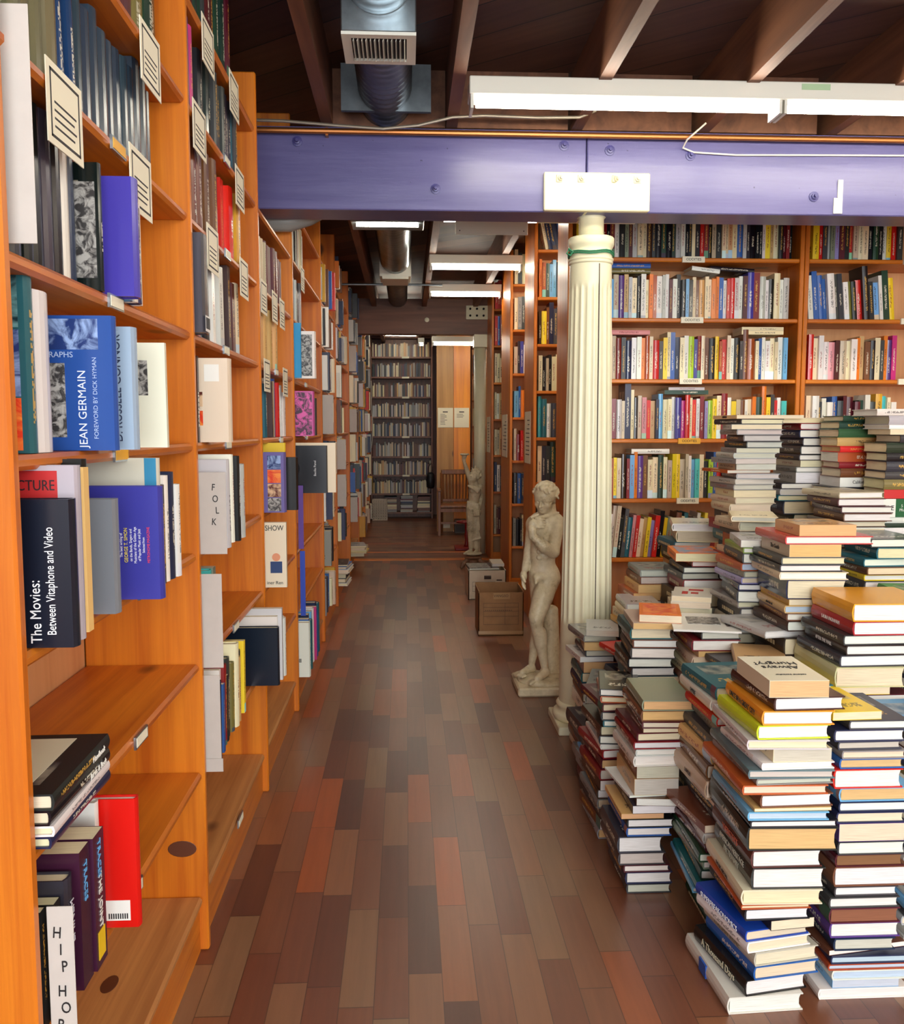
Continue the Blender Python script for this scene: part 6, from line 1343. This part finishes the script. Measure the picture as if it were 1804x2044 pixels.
Mm = [(PB, 'tan', .032, 't', .165, .18, .03, -.02), (HC, 'red', .023, 'w', .25, .25, -.01, -.04, ('', .01, (0, 0, 0), rgb(196, 36, 34))), (PB, 'beige', .036, 't', .15, .22, .0, -.03, ('The Gentle', .018, (70, 60, 50), rgb(206, 188, 160))), (HC, 'charcoal', .022, 'c', .185, .24, -.02, -.04), (HC, 'black', .020, 'w', .18, .24, -.02, -.02), (HC, 'cream', .022, 'w', .195, .25, -.025, -.06), (HC, 'navy', .056, 'c', .17, .24, -.005, -.05), (PB, 'mustard', .018, 'c', .16, .23, .005),
      (HC, 'tan', .022, 'b', .16, .23, -.005, -.05, ('suburban set', .013, (40, 30, 20), rgb(214, 176, 116))), (HC, 'brown', .022, 'w', .16, .23, .0), (HC, 'dark brown', .030, 'w', .15, .23, .0), (HC, 'pale grey', .02, 'w', .2, .24, -.06, .2)]
pile('tall pile crowned by tan and red books', 1.095, 2.51, Mm, topz=.975, seed=19, jit=.003)
pile('pile with teal covers beyond the wide red book', 1.385, 2.62, [(HC, 'charcoal', .026, 'w', .17, .23), (HC, 'teal', .034, 'c', .16, .22, .02), (HC, 'teal', .024, 'w', .16, .22), (HC, 'brown', .024, 'c', .17, .23), (HC, 'yellow', .018, 'w', .17, .23), (HC, 'charcoal', .036, 'w', .16, .22)], topz=.92, seed=20)
pile('green-topped pile behind the orange book', 1.39, 2.34, [(HC, 'green', .03, 'c', .18, .25, .0, -.1)], topz=.79, seed=21)
pile('grey-spined pile before the rear piles', 1.145, 3.03, [(HC, 'cream', .018, 'g', .15, .22, -.03, -.3), (HC, 'beige', .035, 'g', .14, .22), (HC, 'black', .02, 'c', .14, .22), (PB, 'rust', .05, 'k', .14, .2, .02), (PB, 'cream', .02, 'w', .16, .23)], topz=.95, seed=22)
pile('low dark brown pile by the rear piles', 1.43, 2.885, [(HC, 'beige', .02, 'w', .16, .23, 0, .1), (HC, 'maroon', .025, 'w', .16, .23), (HC, 'maroon', .022, 'w', .17, .24), (HC, 'brown', .026, 'w', .16, .23), (HC, 'dark brown', .02, 'c', .16, .23)], topz=1.04, seed=23, fill=['maroon', 'dark brown', 'brown', 'white'], ftr=(.03, .045))
R4 = [(HC, 'white', .022, 'w', .17, .25, -.05, .0), (HC, 'pale grey', .03, 'g', .17, .25, .0, .0), (HC, 'white', .014, 'w', .17, .24), (PB, 'cream', .018, 'c', .15, .23), (HC, 'charcoal', .026, 'c', .15, .22, .03), (HC, 'dark green', .034, 'c', .16, .24, -.01, .0, ('', .02, (120, 120, 90), rgb(48, 58, 44))), (HC, 'black', .028, 'c', .15, .23), (HC, 'charcoal', .034, 'c', .16, .23, .0, -.05), (HC, 'charcoal', .026, 'c', .16, .23), (HC, 'olive', .034, 'c', .16, .23, -.005, -.05),
      (PB, 'red', .03, 'c', .15, .22, .0, -.05), (PB, 'green', .062, 'w', .17, .25, -.02, -.02, ('5 lb. BOOK OF GRE\nPRACTICE PROBLEMS', .014, (220, 228, 210), rgb(26, 92, 52))), (HC, 'white', .02, 'c', .17, .24), (HC, 'dark green', .014, 'w', .17, .24), (HC, 'white', .028, 'w', .16, .23), (HC, 'maroon', .03, 'c', .16, .23), (HC, 'dark brown', .026, 'c', .16, .23), (HC, 'brown', .028, 'w', .16, .23)]
o4 = pile('rear pile holding the green exam book', 1.62, 2.96, R4, spine='-Y', topz=1.315, seed=24, jit=.004, rotj=.06)
gre = [o for o in o4 if 'GRE' in str(o.get('label'))]
for o in o4:
    if 'BOOK OF GRE' in o['label']:
        o['label'] = 'green and white exam book lettered GRE and 5 lb. in the rear pile'
        for (a, b_) in ((0.195, 0.25), (0.0, 0.03)): MB().box(-0.0012, -0.0002, a, b_, 0.0, 0.062).obj('spine_panel', ink((232, 232, 220)), o)
        text('spine_lettering', 'GRE', (-0.0016, 0.222, 0.031), (0, -1, 0), (-1, 0, 0), 0.024, M['ink'], o)
R3 = [(HC, 'dark green', .02, 'c', .15, .23), (HC, 'dark green', .026, 'c', .16, .24, -.01), (HC, 'green', .030, 'c', .16, .23, -.01, .0, ('', .01, (0, 0, 0), rgb(60, 96, 62))), (HC, 'tan', .030, 'c', .15, .21, -.015), (HC, 'red', .022, 't', .15, .2, .0), (PB, 'rust', .034, 'w', .15, .22), (HC, 'dark red', .022, 'c', .15, .2), (HC, 'brown', .032, 'c', .15, .22), (PB, 'white', .034, 'w', .16, .25, .0, .0, ("California Workers' Comp", .017, (30, 26, 30), rgb(236, 234, 224))),
      (HC, 'black', .034, 'c', .16, .25, -.03, .0, ('ATLAS SOPOAS', .018, (220, 180, 70), rgb(30, 32, 40))), (PB, 'tan', .018, 't', .16, .24, -.02), (PB, 'mustard', .024, 't', .16, .25, -.03), (HC, 'teal', .028, 'c', .16, .24, -.02), (HC, 'sage', .024, 'c', .16, .24), (HC, 'dark green', .04, 'c', .16, .24, -.02), (HC, 'charcoal', .03, 'c', .16, .24)]
pile('rear pile holding the workers handbook', 1.555, 3.16, R3, spine='-Y', topz=1.295, seed=25, jit=.004, rotj=.05)
R2p = [(HC, 'beige', .02, 'c', .2, .24, -.05), (HC, 'dark red', .024, 'w', .15, .23, .02), (HC, 'navy', .030, 'w', .15, .23, .02), (HC, 'charcoal', .030, 'w', .14, .22, .03), (HC, 'black', .032, 'w', .15, .22, .02), (HC, 'charcoal', .022, 'w', .14, .22, .02), (PB, 'beige', .024, 'c', .15, .23, .02), (HC, 'grey', .02, 'w', .17, .23), (PB, 'pale grey', .04, 'w', .15, .23), (HC, 'charcoal', .022, 'w', .17, .24, -.05), (HC, 'pale grey', .022, 'g', .17, .24, -.05), (HC, 'teal', .022, 'c', .18, .24, -.07),
       (HC, 'charcoal', .05, 'c', .18, .24, -.04, .0, ('PSYCHOTHERAPY', .02, (170, 176, 180), rgb(70, 76, 92)))]
pile('rear pile of navy books', 1.475, 3.35, R2p, topz=1.29, seed=26)
pile('slumped grey rear pile', 1.235, 3.32, [(PB, 'tan', .014, 'c', .26, .24, .0, .03, ('LONDON', .012, (40, 30, 20), rgb(232, 196, 150))), (HC, 'charcoal', .02, 'c', .17, .23, .02, .1), (PB, 'pale grey', .018, 'c', .18, .23, -.02, -.2), (HC, 'grey', .02, 'g', .17, .22), (HC, 'dark brown', .024, 'g', .14, .22, .03), (HC, 'charcoal', .024, 'g', .14, .22, .04), (PB, 'grey', .018, 'g', .16, .22), (HC, 'pale grey', .02, 'g', .16, .22), (PB, 'grey', .02, 'g', .16, .22), (PB, 'beige', .022, 'g', .15, .22), (PB, 'rust', .012, 'g', .17, .23, -.03), (HC, 'grey', .02, 'g', .16, .22), (HC, 'pale grey', .02, 'g', .16, .22), (HC, 'grey', .022, 'g', .16, .22), (PB, 'cream', .026, 'c', .16, .22), (HC, 'beige', .024, 'c', .16, .22), (HC, 'beige', .032, 'c', .16, .22, -.02)], topz=1.30, seed=27, rotj=.12)
pile('low pile squeezed before the crowned pile', 0.93, 2.43, [(HC, 'tan', .03, 'c', .14, .22, 0, -.3), (HC, 'charcoal', .02, 'g', .15, .22, 0, .1), (HC, 'grey', .025, 'c', .15, .22)], topz=.60, seed=28)
pile('floor-level sliver pile along the aisle edge', 0.605, 2.885, [(PB, 'white', .024, 'w', .12, .19, -.02, -.3), (HC, 'charcoal', .03, 'w', .12, .2), (HC, 'sky-blue', .012, 'w', .12, .2)], topz=.20, seed=29, fh=(.15, .165), fill=DARKPAL, keep=True)
yw = lay(PB, 'yellow', .11, .17, .014, (0.545, 3.0, 0.2035), -.3, plainj=True, exact=rgb(230, 210, 110)) if False else None

# ------------------------------------------------------------------ the uncounted books, one object
PACKED = '0,1,2,3,4,25,50,133,161,164,168,175,201,202,219,220,222,228,229,233,257,288,290,293,296,298,314,315,316,317,323,324,325,326,327,334,335,336,343,344,345,346,351,352,353,354,359,360,361,362,363,364,365,366,367,368,369,370,371,372,373,374,375,376,377,378,379,380,382,383,384,385,389,390,395,398,400,404,405,410,412,415,416,417,418,419,436,437,449,450,452,455,466,482,483,484,485,486,487,491,493,495,496,497,499,501,504,509,511,512,513,514,517,520,521,524,528,529,531,534,540,542,543,546,548,549,551,552,561,563,567,570,571,572,573,574,576,577,578,580,582,583,584,585,586,587,588,589,591,592,594,595,597,598,599,600,601,603,605,606,608,609,611,612,613,619,621,622,623,624,625,626,627,630,632,633,638,639,642,643,644,645,646,647,648,649,650,651,652,654,657,658,659,660,661,665,666,667,668,669,670,671,672,675,681,682,684,685,686,687,689,690,691,692,696,697,698,699,700,701,702,703,704,706,707,710,711,713,714,715,716,717,718,719,722,723,784,785,787,788,789,791,792,793,794,795,796,797,798,799,800,801,802,803,804,805,806,807,854,857,858,859,885,890,891,892,893,895,896,897,899,900,901,902,903,904,905,906,908,909,910,912,913,914,917,926,927,928,929,930,931,932,933,934,935,936,937,941,948,988,996,997,998,999,1000,1001,1014,1015,1016,1017,1019,1020,1060,1063,1064,1066,1067,1068'
if PACKED[0] != '#':
    bpy.context.view_layer.update()
    for i_ in (int(q) for q in PACKED.split(',')):
        o = BK[i_]
        for q in [o] + list(o.children):
            if q is not o and not q.name.startswith('page_block'): bpy.data.objects.remove(q); continue
            mw = q.matrix_world.copy(); cc = tuple(q.color)
            cs = [rgb(232, 220, 190) if p_.material_index == 2 else cc for p_ in q.data.polygons]
            stuff_geo([v_.co for v_ in q.data.vertices], [tuple(p_.vertices) for p_ in q.data.polygons], mw, cs)
            if q is not o: bpy.data.objects.remove(q)
        bpy.data.objects.remove(o)
me = bpy.data.meshes.new('packed_books'); me.from_pydata(SB['v'], [], SB['f']); me.update()
ca = me.color_attributes.new('jacket_colour', 'FLOAT_COLOR', 'CORNER')
buf = []
for q, c_ in zip(me.polygons, SB['c']): buf += list(c_) * q.loop_total
ca.data.foreach_set('color', buf)
t = NT('packed_jackets'); a_ = t.n('ShaderNodeAttribute'); a_.attribute_name = 'jacket_colour'; t.base(a_.outputs['Color']).rough(0.4); me.materials.append(t.m)
o = bpy.data.objects.new('packed_books', me); COL.objects.link(o)
tag(o, 'books crammed on the far shelves and in the hidden lower layers of the heap', 'books', kind='stuff')
